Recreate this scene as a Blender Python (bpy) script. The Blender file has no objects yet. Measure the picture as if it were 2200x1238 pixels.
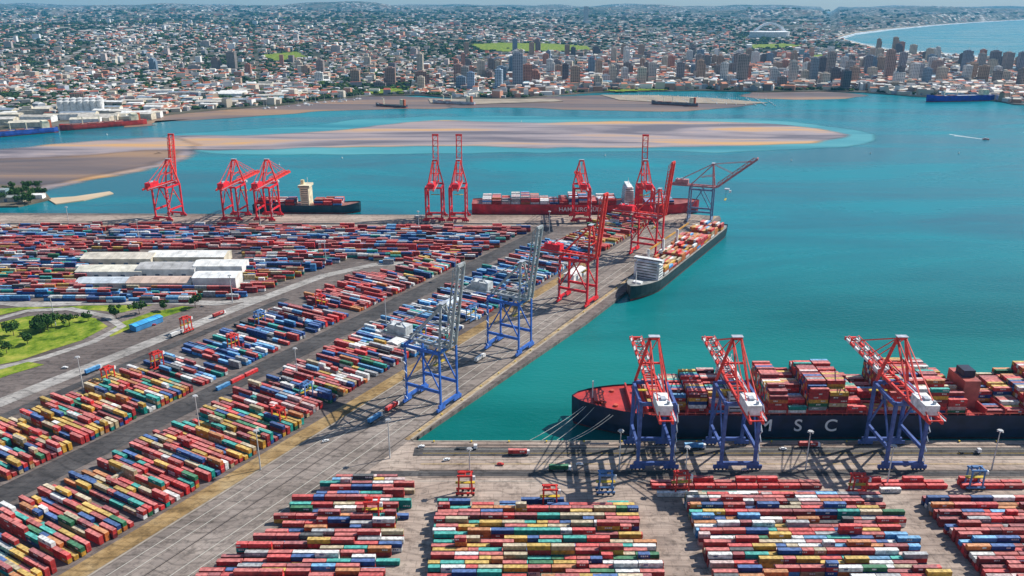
import bpy, math, random
import numpy as np
from mathutils import Vector, Matrix, noise
R = math.radians
S = bpy.context.scene
C = S.collection
random.seed(11)

# ------------------------------------------------------------------ camera, sky, sun, exposure
PIER = 3.0                                    # quay level above the water (z = 0)
CAMZ = 278.0
FPX, CXP, CYP, PITCH = 1727.0, 1100.0, 619.0, 19.4
cam = bpy.data.objects.new('camera', bpy.data.cameras.new('camera'))
C.objects.link(cam); S.camera = cam
cam.location = (0, 0, CAMZ)
cam.rotation_euler = (R(90 - PITCH), 0, 0)
cam.data.sensor_width = 36
cam.data.lens = 36 * FPX / 2200.0
cam.data.clip_start = 1; cam.data.clip_end = 120000

SUN_AZ = math.atan2(0.92, 0.40)               # from +Y towards +X
SUN_EL = R(44)
w = bpy.data.worlds.new("World"); S.world = w; w.use_nodes = True
nt = w.node_tree
sky = nt.nodes.new('ShaderNodeTexSky'); sky.sky_type = 'NISHITA'; sky.sun_disc = False
sky.sun_elevation = SUN_EL; sky.sun_rotation = SUN_AZ
sky.altitude = 200; sky.air_density = 1.1; sky.dust_density = 0.4; sky.ozone_density = 3.0
nt.links.new(sky.outputs[0], nt.nodes['Background'].inputs[0])
nt.nodes['Background'].inputs[1].default_value = 0.10
sl = bpy.data.lights.new('sun', 'SUN'); sl.energy = 5.0; sl.angle = R(0.53); sl.color = (1, .955, .88)
so = bpy.data.objects.new('sun', sl); C.objects.link(so)
sd = Vector((math.sin(SUN_AZ) * math.cos(SUN_EL), math.cos(SUN_AZ) * math.cos(SUN_EL), math.sin(SUN_EL)))
so.rotation_euler = sd.to_track_quat('Z', 'Y').to_euler()
so.location = (0, 0, 600)
S.view_settings.view_transform = 'Standard'; S.view_settings.look = 'None'
S.view_settings.exposure = 0.18; S.view_settings.gamma = 1.0
S.cycles.max_bounces = 5; S.cycles.diffuse_bounces = 2; S.cycles.glossy_bounces = 2
S.cycles.volume_bounces = 0; S.cycles.volume_step_rate = 10

# ------------------------------------------------------------------ surveying helper: where a sight line meets a level
def G(px, py, z=PIER):
    a = R(PITCH) + math.atan((py - CYP) / FPX)
    d = (CAMZ - z) / math.tan(a)
    dep = d * math.cos(R(PITCH)) + (CAMZ - z) * math.sin(R(PITCH))
    return ((px - CXP) / FPX * dep, d)
Q0 = Vector((-68.0, 473.0)); UD = Vector((.503, .8643)).normalized(); VD = Vector((-UD.y, UD.x))
def UV(u, v):
    p = Q0 + UD * u + VD * v
    return (p.x, p.y)
def uv_of(x, y):
    d = Vector((x, y)) - Q0
    return d.dot(UD), d.dot(VD)
UANG = math.atan2(UD.y, UD.x)

# ------------------------------------------------------------------ materials
MATS = {}
def mat(name, col, rough=.7, metal=0., var=.12, scale=.5, spec=.3, bump=0.):
    if name in MATS: return MATS[name]
    m = bpy.data.materials.new(name); m.use_nodes = True; n = m.node_tree.nodes; l = m.node_tree.links
    b = n['Principled BSDF']; b.inputs['Roughness'].default_value = rough; b.inputs['Metallic'].default_value = metal
    b.inputs['Specular IOR Level'].default_value = spec
    if var > 0:
        tc = n.new('ShaderNodeTexCoord'); nz = n.new('ShaderNodeTexNoise'); nz.inputs['Scale'].default_value = scale
        nz.inputs['Detail'].default_value = 6
        l.new(tc.outputs['Object'], nz.inputs['Vector'])
        mr = n.new('ShaderNodeMapRange'); mr.inputs[1].default_value = .3; mr.inputs[2].default_value = .7
        mr.inputs[3].default_value = 1 - var; mr.inputs[4].default_value = 1 + var
        l.new(nz.outputs[0], mr.inputs[0])
        mx = n.new('ShaderNodeVectorMath'); mx.operation = 'SCALE'; mx.inputs[0].default_value = col
        l.new(mr.outputs[0], mx.inputs['Scale']); l.new(mx.outputs[0], b.inputs['Base Color'])
        if bump:
            bp = n.new('ShaderNodeBump'); bp.inputs['Strength'].default_value = bump; l.new(nz.outputs[0], bp.inputs['Height'])
            l.new(bp.outputs[0], b.inputs['Normal'])
    else:
        b.inputs['Base Color'].default_value = (*col, 1)
    MATS[name] = m
    return m

def attr_mat(name, rough=.6, corr=False, win=False, spec=.3, metal=0., var=.15, vscale=.3):
    """colour from the mesh's colour attribute; corrugation or window grid from the UV map, which is in metres"""
    m = bpy.data.materials.new(name); m.use_nodes = True; n = m.node_tree.nodes; l = m.node_tree.links
    b = n['Principled BSDF']; b.inputs['Roughness'].default_value = rough
    b.inputs['Specular IOR Level'].default_value = spec; b.inputs['Metallic'].default_value = metal
    at = n.new('ShaderNodeAttribute'); at.attribute_name = 'col'
    tc = n.new('ShaderNodeTexCoord')
    nz = n.new('ShaderNodeTexNoise'); nz.inputs['Scale'].default_value = vscale; nz.inputs['Detail'].default_value = 5
    geo = n.new('ShaderNodeNewGeometry'); l.new(geo.outputs['Position'], nz.inputs['Vector'])
    mr = n.new('ShaderNodeMapRange'); mr.inputs[1].default_value = .3; mr.inputs[2].default_value = .7
    mr.inputs[3].default_value = 1 - var; mr.inputs[4].default_value = 1 + var
    l.new(nz.outputs[0], mr.inputs[0])
    mx = n.new('ShaderNodeVectorMath'); mx.operation = 'SCALE'
    l.new(at.outputs['Color'], mx.inputs[0]); l.new(mr.outputs[0], mx.inputs['Scale'])
    out = mx.outputs[0]
    if win:
        uvm = n.new('ShaderNodeUVMap'); uvm.uv_map = 'UV'
        br = n.new('ShaderNodeTexBrick'); br.offset = 0
        br.inputs['Scale'].default_value = 1; br.inputs['Mortar Size'].default_value = 1.1
        br.inputs['Brick Width'].default_value = 6.4; br.inputs['Row Height'].default_value = 5.2
        br.inputs['Color1'].default_value = (.12, .14, .17, 1); br.inputs['Color2'].default_value = (.3, .33, .36, 1)
        br.inputs['Mortar'].default_value = (1, 1, 1, 1)
        l.new(uvm.outputs[0], br.inputs['Vector'])
        mm = n.new('ShaderNodeVectorMath'); mm.operation = 'MULTIPLY'
        l.new(out, mm.inputs[0]); l.new(br.outputs[0], mm.inputs[1])
        # windows only on walls: mask by the normal
        sp = n.new('ShaderNodeSeparateXYZ'); l.new(geo.outputs['Normal'], sp.inputs[0])
        gt = n.new('ShaderNodeMath'); gt.operation = 'LESS_THAN'; gt.inputs[1].default_value = .5; l.new(sp.outputs[2], gt.inputs[0])
        mix = n.new('ShaderNodeMix'); mix.data_type = 'VECTOR'
        l.new(gt.outputs[0], mix.inputs[0]); l.new(out, mix.inputs[4]); l.new(mm.outputs[0], mix.inputs[5])
        out = mix.outputs[1]
    l.new(out, b.inputs['Base Color'])
    if corr:
        uvm = n.new('ShaderNodeUVMap'); uvm.uv_map = 'UV'
        wv = n.new('ShaderNodeTexWave'); wv.wave_type = 'BANDS'; wv.bands_direction = 'X'
        wv.inputs['Scale'].default_value = .9; wv.inputs['Distortion'].default_value = 0
        l.new(uvm.outputs[0], wv.inputs['Vector'])
        bp = n.new('ShaderNodeBump'); bp.inputs['Strength'].default_value = .8; bp.inputs['Distance'].default_value = .06
        l.new(wv.outputs[0], bp.inputs['Height']); l.new(bp.outputs[0], b.inputs['Normal'])
    return m

# ------------------------------------------------------------------ mesh builder
class MB:
    def __init__(s): s.v = []; s.f = []; s.c = []; s.uv = []
    def quad(s, pts, col=None, uv=None):
        i = len(s.v); s.v += [tuple(p) for p in pts]; s.f.append(tuple(range(i, i + len(pts))))
        s.c.append(col or (1, 1, 1)); s.uv.append(uv or [(0, 0)] * len(pts))
    def box(s, cx, cy, z0, lx, ly, h, rot=0., col=None, top=None, taper=1., bottom=False):
        ca, sa = math.cos(rot), math.sin(rot)
        def P(a, b, z, k=1.): return (cx + a * k * ca - b * k * sa, cy + a * k * sa + b * k * ca, z)
        a, b, z1 = lx / 2, ly / 2, z0 + h
        k = taper; col = col or (1, 1, 1); top = top or col
        q = [(-a, -b), (a, -b), (a, b), (-a, b)]
        off = (cx * 7.3 + cy * 3.1) % 5
        for i in range(4):
            p, r = q[i], q[(i + 1) % 4]; L = math.hypot(p[0] - r[0], p[1] - r[1])
            s.quad([P(*p, z0), P(*r, z0), P(*r, z1, k), P(*p, z1, k)], col, [(off, 0), (off + L, 0), (off + L, h), (off, h)])
        s.quad([P(*q[0], z1, k), P(*q[1], z1, k), P(*q[2], z1, k), P(*q[3], z1, k)], top, [(0, 0), (lx, 0), (lx, ly), (0, ly)])
        if bottom: s.quad([P(*q[3], z0), P(*q[2], z0), P(*q[1], z0), P(*q[0], z0)], col)
    def bar(s, p, q, w=1., h=None, col=None):
        """square bar between two points"""
        h = h or w; p = Vector(p); q = Vector(q); d = (q - p).normalized()
        up = Vector((0, 0, 1)) if abs(d.z) < .95 else Vector((0, 1, 0))
        x = d.cross(up).normalized() * w / 2; y = x.cross(d).normalized() * h / 2
        a = [p - x - y, p + x - y, p + x + y, p - x + y]; b = [t + (q - p) for t in a]
        for i in range(4):
            j = (i + 1) % 4; s.quad([a[i], a[j], b[j], b[i]], col)
        s.quad(a[::-1], col); s.quad(b, col)
    def cyl(s, x, y, z0, r, h, n=10, r2=None, col=None):
        r2 = r if r2 is None else r2
        A = [(x + r * math.cos(6.28319 * i / n), y + r * math.sin(6.28319 * i / n), z0) for i in range(n)]
        B = [(x + r2 * math.cos(6.28319 * i / n), y + r2 * math.sin(6.28319 * i / n), z0 + h) for i in range(n)]
        for i in range(n): j = (i + 1) % n; s.quad([A[i], A[j], B[j], B[i]], col)
        s.quad(B, col)
    def wheel(s, x, y, z, r, wd, axis='y', n=10, col=None):
        pts = [(math.cos(6.28319 * i / n) * r, math.sin(6.28319 * i / n) * r) for i in range(n)]
        def P(a, b, t): return (x + a, y + t, z + b) if axis == 'y' else (x + t, y + a, z + b)
        A = [P(a, b, -wd / 2) for a, b in pts]; B = [P(a, b, wd / 2) for a, b in pts]
        for i in range(n): j = (i + 1) % n; s.quad([A[i], A[j], B[j], B[i]], col)
        s.quad(A, col); s.quad(B[::-1], col)
    def mesh(s, name):
        me = bpy.data.meshes.new(name); me.from_pydata(s.v, [], s.f)
        nl = len(me.loops)
        ca = np.empty((nl, 4), np.float32); ca[:, 3] = 1
        lens = [len(f) for f in s.f]
        ca[:, :3] = np.repeat(np.array(s.c, np.float32), lens, axis=0)
        at = me.color_attributes.new('col', 'FLOAT_COLOR', 'CORNER'); at.data.foreach_set('color', ca.ravel())
        uvl = me.uv_layers.new(name='UV')
        uvl.data.foreach_set('uv', np.array([t for u in s.uv for p in u for t in p], np.float32))
        me.update(); return me
    def build(s, name, m, parent=None, key=None):
        me = s.mesh(name); me.materials.append(m)
        o = bpy.data.objects.new(name, me); C.objects.link(o)
        if parent: o.parent = parent
        return o

def tag(o, label=None, cat=None, group=None, kind=None):
    if label: o['label'] = label
    if cat: o['category'] = cat
    if group: o['group'] = group
    if kind: o['kind'] = kind
    return o
def empty(name, loc=(0, 0, 0), rz=0., label=None, cat=None, group=None):
    o = bpy.data.objects.new(name, None); C.objects.link(o); o.location = loc; o.rotation_euler = (0, 0, rz)
    o.empty_display_size = 1
    return tag(o, label, cat, group)
def copy_tree(o, parent=None):
    c = o.copy(); C.objects.link(c); c.parent = parent
    for ch in KIDS.get(o.name, []) or list(o.children): copy_tree(ch, c)
    return c
KIDS = {}
def place_copy(src, loc, rz, label, group=None, cat=None, scale=None):
    c = copy_tree(src); c.location = loc; c.rotation_euler = (0, 0, rz); c['label'] = label
    if group: c['group'] = group
    elif 'group' in c: del c['group']
    if cat: c['category'] = cat
    if scale: c.scale = (scale,) * 3
    return c
def poly_sheet(name, pts, z, m, kind='structure', skirt=None):
    """a flat sheet (polygon), optionally with a wall down to `skirt`"""
    import bmesh
    bm = bmesh.new(); vs = [bm.verts.new((x, y, z)) for x, y in pts]
    f = bm.faces.new(vs)
    if f.normal.z < 0 or f.calc_area() and (f.normal_update() or f.normal.z < 0): f.normal_flip()
    if skirt is not None:
        lo = [bm.verts.new((x, y, skirt)) for x, y in pts]; n = len(vs)
        for i in range(n): bm.faces.new([vs[i], vs[(i + 1) % n], lo[(i + 1) % n], lo[i]])
    bmesh.ops.triangulate(bm, faces=[x for x in bm.faces if len(x.verts) > 4])
    bmesh.ops.recalc_face_normals(bm, faces=bm.faces)
    me = bpy.data.meshes.new(name); bm.to_mesh(me); bm.free()
    if me.polygons and skirt is None and me.polygons[0].normal.z < 0: me.flip_normals()
    me.materials.append(m); o = bpy.data.objects.new(name, me); C.objects.link(o); o['kind'] = kind
    return o

# ================================================================== SETTING
# ---- water
def water_material():
    m = bpy.data.materials.new('harbour_water'); m.use_nodes = True; n = m.node_tree.nodes; l = m.node_tree.links
    b = n['Principled BSDF']; b.inputs['Roughness'].default_value = .22; b.inputs['IOR'].default_value = 1.33
    b.inputs['Specular IOR Level'].default_value = .22
    geo = n.new('ShaderNodeNewGeometry')
    wm = n.new('ShaderNodeMapping'); wm.inputs['Scale'].default_value = (.35, 1.3, 1); wm.inputs['Rotation'].default_value = (0, 0, -.35); l.new(geo.outputs['Position'], wm.inputs[0])
    n1 = n.new('ShaderNodeTexNoise'); n1.inputs['Scale'].default_value = .0045; n1.inputs['Detail'].default_value = 9; n1.inputs['Roughness'].default_value = .62; n1.inputs['Distortion'].default_value = .6
    l.new(wm.outputs[0], n1.inputs['Vector'])
    rr = n.new('ShaderNodeMapRange'); rr.inputs[1].default_value = .35; rr.inputs[2].default_value = .65; rr.inputs[3].default_value = .14; rr.inputs[4].default_value = .34
    l.new(n1.outputs[0], rr.inputs[0]); l.new(rr.outputs[0], b.inputs['Roughness'])
    cr = n.new('ShaderNodeValToRGB')
    cr.color_ramp.elements[0].position = .38; cr.color_ramp.elements[0].color = (.000, .120, .160, 1)
    cr.color_ramp.elements[1].position = .70; cr.color_ramp.elements[1].color = (.004, .25, .295, 1)
    l.new(n1.outputs[0], cr.inputs[0])
    # turbid water of the near basin is greener than the open bay
    sx = n.new('ShaderNodeSeparateXYZ'); l.new(geo.outputs['Position'], sx.inputs[0])
    mr = n.new('ShaderNodeMapRange'); mr.inputs[1].default_value = 480; mr.inputs[2].default_value = 1100; mr.interpolation_type = 'SMOOTHSTEP'
    l.new(sx.outputs[1], mr.inputs[0])
    mx = n.new('ShaderNodeMix'); mx.data_type = 'RGBA'; 
    c9 = n.new('ShaderNodeValToRGB'); c9.color_ramp.elements[0].position = .36; c9.color_ramp.elements[0].color = (.000, .118, .105, 1); c9.color_ramp.elements[1].position = .68; c9.color_ramp.elements[1].color = (.010, .20, .18, 1)
    l.new(n1.outputs[0], c9.inputs[0]); l.new(c9.outputs[0], mx.inputs[6])
    l.new(mr.outputs[0], mx.inputs[0]); l.new(cr.outputs[0], mx.inputs[7]); l.new(mx.outputs[2], b.inputs['Base Color'])
    mp = n.new('ShaderNodeMapping'); mp.inputs['Scale'].default_value = (.16, .34, .3); mp.inputs['Rotation'].default_value = (0, 0, .25)
    l.new(geo.outputs['Position'], mp.inputs[0])
    n2 = n.new('ShaderNodeTexNoise'); n2.inputs['Scale'].default_value = 1; n2.inputs['Detail'].default_value = 4
    l.new(mp.outputs[0], n2.inputs['Vector'])
    bp = n.new('ShaderNodeBump'); bp.inputs['Strength'].default_value = .9; bp.inputs['Distance'].default_value = .45
    l.new(n2.outputs[0], bp.inputs['Height']); l.new(bp.outputs[0], b.inputs['Normal'])
    return m
WATER = water_material()
poly_sheet('water', [(-45000, -400), (45000, -400), (45000, 36000), (-45000, 36000)], 0, WATER)

# ---- quay ground
def ground_material(name, c1, c2, c3, scale=.02, streak=None, rough=.85):
    m = bpy.data.materials.new(name); m.use_nodes = True; n = m.node_tree.nodes; l = m.node_tree.links
    b = n['Principled BSDF']; b.inputs['Roughness'].default_value = rough; b.inputs['Specular IOR Level'].default_value = .2
    geo = n.new('ShaderNodeNewGeometry')
    n1 = n.new('ShaderNodeTexNoise'); n1.inputs['Scale'].default_value = scale; n1.inputs['Detail'].default_value = 8; n1.inputs['Roughness'].default_value = .62
    l.new(geo.outputs['Position'], n1.inputs['Vector'])
    cr = n.new('ShaderNodeValToRGB'); e = cr.color_ramp.elements
    e[0].position = .34; e[0].color = (*c1, 1); e[1].position = .68; e[1].color = (*c3, 1)
    x = cr.color_ramp.elements.new(.5); x.color = (*c2, 1)
    l.new(n1.outputs[0], cr.inputs[0]); out = cr.outputs[0]
    mp = n.new('ShaderNodeMapping'); mp.inputs['Rotation'].default_value = (0, 0, streak if streak is not None else 0)
    mp.inputs['Scale'].default_value = (.012, .45, 1)
    l.new(geo.outputs['Position'], mp.inputs[0])
    n2 = n.new('ShaderNodeTexNoise'); n2.inputs['Scale'].default_value = 1; n2.inputs['Detail'].default_value = 5
    l.new(mp.outputs[0], n2.inputs['Vector'])
    mr = n.new('ShaderNodeMapRange'); mr.inputs[1].default_value = .35; mr.inputs[2].default_value = .62
    mr.inputs[3].default_value = .84; mr.inputs[4].default_value = 1.08
    l.new(n2.outputs[0], mr.inputs[0])
    sc = n.new('ShaderNodeVectorMath'); sc.operation = 'SCALE'; l.new(out, sc.inputs[0]); l.new(mr.outputs[0], sc.inputs['Scale'])
    # tyre marks, oil spots and patched slabs
    n4 = n.new('ShaderNodeTexNoise'); n4.inputs['Scale'].default_value = .22; n4.inputs['Detail'].default_value = 6; n4.inputs['Roughness'].default_value = .7; l.new(geo.outputs['Position'], n4.inputs['Vector'])
    m4 = n.new('ShaderNodeMapRange'); m4.inputs[1].default_value = .36; m4.inputs[2].default_value = .5; m4.inputs[3].default_value = .62; m4.inputs[4].default_value = 1.03; l.new(n4.outputs[0], m4.inputs[0])
    wv = n.new('ShaderNodeTexWave'); wv.wave_type = 'RINGS'; wv.inputs['Scale'].default_value = .035; wv.inputs['Distortion'].default_value = 22; wv.inputs['Detail'].default_value = 3; wv.inputs['Detail Scale'].default_value = .35; l.new(geo.outputs['Position'], wv.inputs['Vector'])
    m5 = n.new('ShaderNodeMapRange'); m5.inputs[1].default_value = .0; m5.inputs[2].default_value = .12; m5.inputs[3].default_value = .72; m5.inputs[4].default_value = 1.; l.new(wv.outputs[1], m5.inputs[0])
    br = n.new('ShaderNodeTexBrick'); br.inputs['Scale'].default_value = .045; br.inputs['Mortar Size'].default_value = .006; br.inputs['Color1'].default_value = (1, 1, 1, 1); br.inputs['Color2'].default_value = (.86, .86, .87, 1); br.inputs['Mortar'].default_value = (.6, .6, .6, 1); l.new(mp.outputs[0], br.inputs['Vector'])
    mp2 = n.new('ShaderNodeMapping'); mp2.inputs['Rotation'].default_value = (0, 0, streak if streak is not None else 0); l.new(geo.outputs['Position'], mp2.inputs[0]); l.new(mp2.outputs[0], br.inputs['Vector'])
    p1 = n.new('ShaderNodeMath'); p1.operation = 'MULTIPLY'; l.new(m4.outputs[0], p1.inputs[0]); l.new(m5.outputs[0], p1.inputs[1])
    s2 = n.new('ShaderNodeVectorMath'); s2.operation = 'SCALE'; l.new(sc.outputs[0], s2.inputs[0]); l.new(p1.outputs[0], s2.inputs['Scale'])
    s3 = n.new('ShaderNodeVectorMath'); s3.operation = 'MULTIPLY'; l.new(s2.outputs[0], s3.inputs[0]); l.new(br.outputs[0], s3.inputs[1])
    l.new(s3.outputs[0], b.inputs['Base Color'])
    return m
M_CONC = ground_material('quay_concrete', (.31, .235, .19), (.44, .345, .28), (.54, .44, .36), .018, 0.)
M_YARD = ground_material('yard_paving', (.12, .095, .085), (.19, .155, .138), (.26, .215, .19), .012, -UANG)
M_APRON = ground_material('apron_concrete', (.19, .155, .13), (.29, .24, .205), (.38, .32, .275), .02, -UANG)
M_ASPH = ground_material('asphalt', (.062, .058, .058), (.092, .085, .083), (.13, .12, .115), .03, -UANG)
M_PALE = ground_material('pale_concrete', (.30, .275, .25), (.44, .41, .375), (.55, .52, .48), .03, -UANG)
M_EDGE = mat('quay_edge', (.36, .31, .25), .8, var=.25, scale=.2)
M_RAIL = mat('rail_steel', (.07, .055, .05), .5, metal=.3, var=.1)
M_LINE = mat('line_paint', (.62, .6, .52), .7, var=.2, scale=.6)
M_YEL = mat('yellow_line_paint', (.62, .42, .06), .7, var=.25, scale=.6)

farL = G(-420, 456); farR = G(1546, 464)
tipR = G(1549, 470)
corner = UV(0, 0)
pier_pts = [farL, farR, tipR, G(1262, 690), corner, (470, 473), (470, 150), (-900, 150), (-1300, 700)]
poly_sheet('quay_ground', pier_pts, PIER, M_YARD, skirt=-6)
# front berth concrete, from the corner to the right
poly_sheet('front_quay_paving', [(corner[0] - 12, 472.2), (469, 472.2), (469, 200), (-240, 200), UV(-60, 4)], PIER + .03, M_CONC)
poly_sheet('side_quay_paving', [UV(-330, .8), UV(-8, .8), UV(700, .8), UV(690, 62), UV(-330, 62)], PIER + .06, M_APRON)
ff = lambda px, off: (G(px, 462)[0], G(px, 462)[1] - off)
poly_sheet('far_quay_paving', [ff(-420, 1.5), ff(1500, 1.5), ff(1500, 62), ff(-420, 62)], PIER + .09, M_CONC)
# roads of the yard
poly_sheet('yard_road', [UV(-330, 160), UV(520, 160), UV(520, 182), UV(-330, 182)], PIER + .12, M_ASPH)
def strip(pts, w0, w1):
    L = [Vector(p) for p in pts]; a = []; b = []
    for i, p in enumerate(L):
        d = (L[min(i + 1, len(L) - 1)] - L[max(i - 1, 0)]).normalized(); nrm = Vector((-d.y, d.x)); t = i / (len(L) - 1)
        wd = (w0 + (w1 - w0) * t) / 2; a.append(tuple(p + nrm * wd)); b.append(tuple(p - nrm * wd))
    return a + b[::-1]
poly_sheet('pale_service_road', strip([UV(-200, 292), UV(0, 294), UV(120, 296), UV(230, 292), UV(290, 270), UV(330, 220)], 15, 11), PIER + .15, M_PALE)
poly_sheet('pale_service_road', strip([G(-60, 640), G(60, 655), G(180, 650), G(330, 648), G(470, 652), G(560, 640)], 16, 12), PIER + .18, M_PALE)
poly_sheet('ring_road', strip([G(-20, 690), G(60, 668), G(150, 664), G(230, 680), G(262, 702), G(200, 735), G(90, 770), G(-40, 800)], 8, 8), PIER + .21, M_PALE)
poly_sheet('dark_service_road', strip([UV(-170, 268), UV(0, 272), UV(160, 274)], 9, 9), PIER + .24, M_ASPH)
# grass
def grass_material():
    m = bpy.data.materials.new('grass'); m.use_nodes = True; n = m.node_tree.nodes; l = m.node_tree.links
    b = n['Principled BSDF']; b.inputs['Roughness'].default_value = .9; b.inputs['Specular IOR Level'].default_value = .1
    geo = n.new('ShaderNodeNewGeometry'); n1 = n.new('ShaderNodeTexNoise'); n1.inputs['Scale'].default_value = .07
    n1.inputs['Detail'].default_value = 9; n1.inputs['Roughness'].default_value = .7
    l.new(geo.outputs['Position'], n1.inputs['Vector'])
    cr = n.new('ShaderNodeValToRGB'); e = cr.color_ramp.elements
    e[0].position = .36; e[0].color = (.035, .085, .005, 1); e[1].position = .66; e[1].color = (.40, .38, .07, 1)
    x = e.new(.5); x.color = (.17, .25, .02, 1)
    l.new(n1.outputs[0], cr.inputs[0]); l.new(cr.outputs[0], b.inputs['Base Color'])
    return m
M_GRASS = grass_material()
tag(poly_sheet('grass', [G(-30, 700), G(60, 680), G(130, 676), G(205, 684), G(232, 702), G(175, 732), G(110, 752), G(40, 776), G(-60, 795), G(-80, 740)], PIER + .27, M_GRASS, kind='stuff'),
    'bright green lawn inside the loop road at the left edge', 'grass')
tag(poly_sheet('grass', [G(-60, 690), G(-10, 680), G(50, 666), G(130, 661), G(60, 660), G(-60, 668)], PIER + .30, M_GRASS, kind='stuff'),
    'thin green verge above the loop road at the left edge', 'grass')
tag(poly_sheet('grass', [G(-60, 835), G(20, 806), G(95, 784), G(60, 778), G(-60, 812)], PIER + .27, M_GRASS, kind='stuff'),
    'small green verge below the lawn at the left edge', 'grass')
tag(poly_sheet('grass', [G(228, 716), G(262, 692), G(322, 672), G(392, 658), G(420, 660), G(345, 684), G(282, 706), G(238, 724)], PIER + .12, M_GRASS, kind='stuff'),
    'long green verge between the lawn and the blue roofed shed', 'grass')
tag(poly_sheet('grass', [G(112, 661), G(180, 657), G(262, 656), G(330, 655), G(262, 672), G(205, 667), G(150, 663)], PIER + .10, M_GRASS, kind='stuff'),
    'green verge above the right bend of the loop road', 'grass')
# quay edge copings, rails and painted lines
def line_uv(v, u0, u1, wd, z, m, name):
    poly_sheet(name, [UV(u0, v - wd / 2), UV(u1, v - wd / 2), UV(u1, v + wd / 2), UV(u0, v + wd / 2)], z, m)
def line_x(y, x0, x1, wd, z, m, name):
    poly_sheet(name, [(x0, y - wd / 2), (x1, y - wd / 2), (x1, y + wd / 2), (x0, y + wd / 2)], z, m)
cb = MB()
poly_sheet('worn_edge_strip', [UV(-330, 61), UV(-2, 61), UV(420, 61), UV(420, 71), UV(-330, 74)], PIER + .22, ground_material('ochre_gravel', (.24, .15, .06), (.38, .25, .11), (.46, .33, .17), .05, -UANG))
poly_sheet('worn_edge_strip', [UV(0, 1.2), UV(700, 1.2), UV(700, 4.6), UV(0, 4.6)], PIER + .22, ground_material('tan_edge', (.36, .24, .12), (.50, .36, .20), (.58, .45, .28), .05, -UANG))
a0, a1 = Vector(UV(2, 0.6)), Vector(UV(702, 0.6))
cb.bar((*a0, PIER + .12), (*a1, PIER + .12), 1.3, .5)
cb.bar((corner[0] + 2, 472.4, PIER + .12), (469, 472.4, PIER + .12), 1.2, .5)
tag(cb.build('quay_coping', M_EDGE), kind='structure')
for v in (5.5, 35.5): line_uv(v, -320, 690, .5, PIER + .33, M_RAIL, 'crane_rail')
for v in (16, 24, 44, 52): line_uv(v, -320, 690, .35, PIER + .33, M_LINE, 'quay_marking')
line_uv(60, -320, 690, 1.2, PIER + .33, M_EDGE, 'quay_marking')
for y, wd, m in ((467.5, .6, M_RAIL), (437, .6, M_RAIL), (433.5, 1.1, M_ASPH), (462, .3, M_LINE), (457, .3, M_YEL), (450, .3, M_LINE), (444, .3, M_YEL), (429, .4, M_RAIL), (424.5, .3, M_LINE)):
    line_x(y, corner[0] + 10, 468, wd, PIER + .33, m, 'crane_rail' if m is M_RAIL else 'quay_marking')
poly_sheet('quay_lane', [(corner[0] + 4, 454), (468, 454), (468, 464.5), (corner[0] + 4, 464.5)], PIER + .2, M_ASPH)
poly_sheet('quay_lane', [(corner[0] - 20, 430.2), (468, 430.2), (468, 436), (corner[0] - 20, 436)], PIER + .2, M_ASPH)
for off in (6, 36): poly_sheet('crane_rail', [ff(-400, off), ff(1480, off), ff(1480, off + .8), ff(-400, off + .8)], PIER + .33, M_RAIL)
poly_sheet('quay_lane', [ff(-400, 44), ff(1440, 44), ff(1440, 52), ff(-400, 52)], PIER + .3, M_ASPH)
# ---- far land
def smooth(a, b, x):
    t = max(0., min(1., (x - a) / (b - a))); return t * t * (3 - 2 * t)
def interp(tab, x):
    if x <= tab[0][0]: return tab[0][1]
    for (x0, y0), (x1, y1) in zip(tab, tab[1:]):
        if x <= x1: return y0 + (y1 - y0) * (x - x0) / (x1 - x0)
    return tab[-1][1]
SHORE = [(-700, 300), (0, 287), (120, 279), (316, 266), (326, 252), (440, 240), (600, 228), (690, 218), (780, 208), (900, 206), (1000, 214),
         (1120, 214), (1200, 206), (1280, 200), (1500, 196), (1640, 199), (1760, 197), (1860, 200), (1960, 208), (2140, 218), (2180, 226), (2700, 246)]
COAST_LO = [(1800, 82), (1850, 96), (1900, 107), (1990, 117), (2060, 122), (2200, 131), (2700, 150)]
COAST_HI = [(1800, 80), (1840, 70), (1920, 61), (2010, 53), (2100, 47), (2200, 42), (2700, 30)]
def px_of(x, y, z=3):                          # bearing of a ground point, used to look up the shore tables
    dep = y * math.cos(R(PITCH)) + (CAMZ - z) * math.sin(R(PITCH)); return CXP + x / dep * FPX
def dist(py, z=0): return G(0, py, z)[1]
def height(x, y):
    px = px_of(x, y)
    h = 3 + 1.5 * noise.noise((x / 300, y / 300, 0))
    left = 1 - smooth(900, 1500, px)
    h += left * 55 * smooth(3800, 5200, y) * (.8 + .3 * noise.noise((x / 900, y / 1500, 3)))
    h += 70 * smooth(5000, 8500, y) * (.55 + .8 * noise.noise((x / 1500, y / 1400, 5))) * (1 - .6 * smooth(1600, 2000, px))
    h += 130 * smooth(8500, 15000, y) * (.5 + .9 * noise.noise((x / 2500, y / 1900, 9)))
    h += 150 * smooth(14000, 21000, y) * (.55 + .6 * noise.noise((x / 4200, y / 3000, 2)) + .25 * noise.noise((x / 1100, y / 900, 4)))
    shore = y - dist(interp(SHORE, px)); h = 2.6 + (h - 2.6) * smooth(0, 500, shore)
    if px > 1780:
        c = min(abs(y - dist(interp(COAST_LO, px))), abs(y - dist(interp(COAST_HI, px)))) if px > 1800 else 200
        h = 2.4 + (h - 2.4) * smooth(30, 1200, c)
    return h
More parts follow.
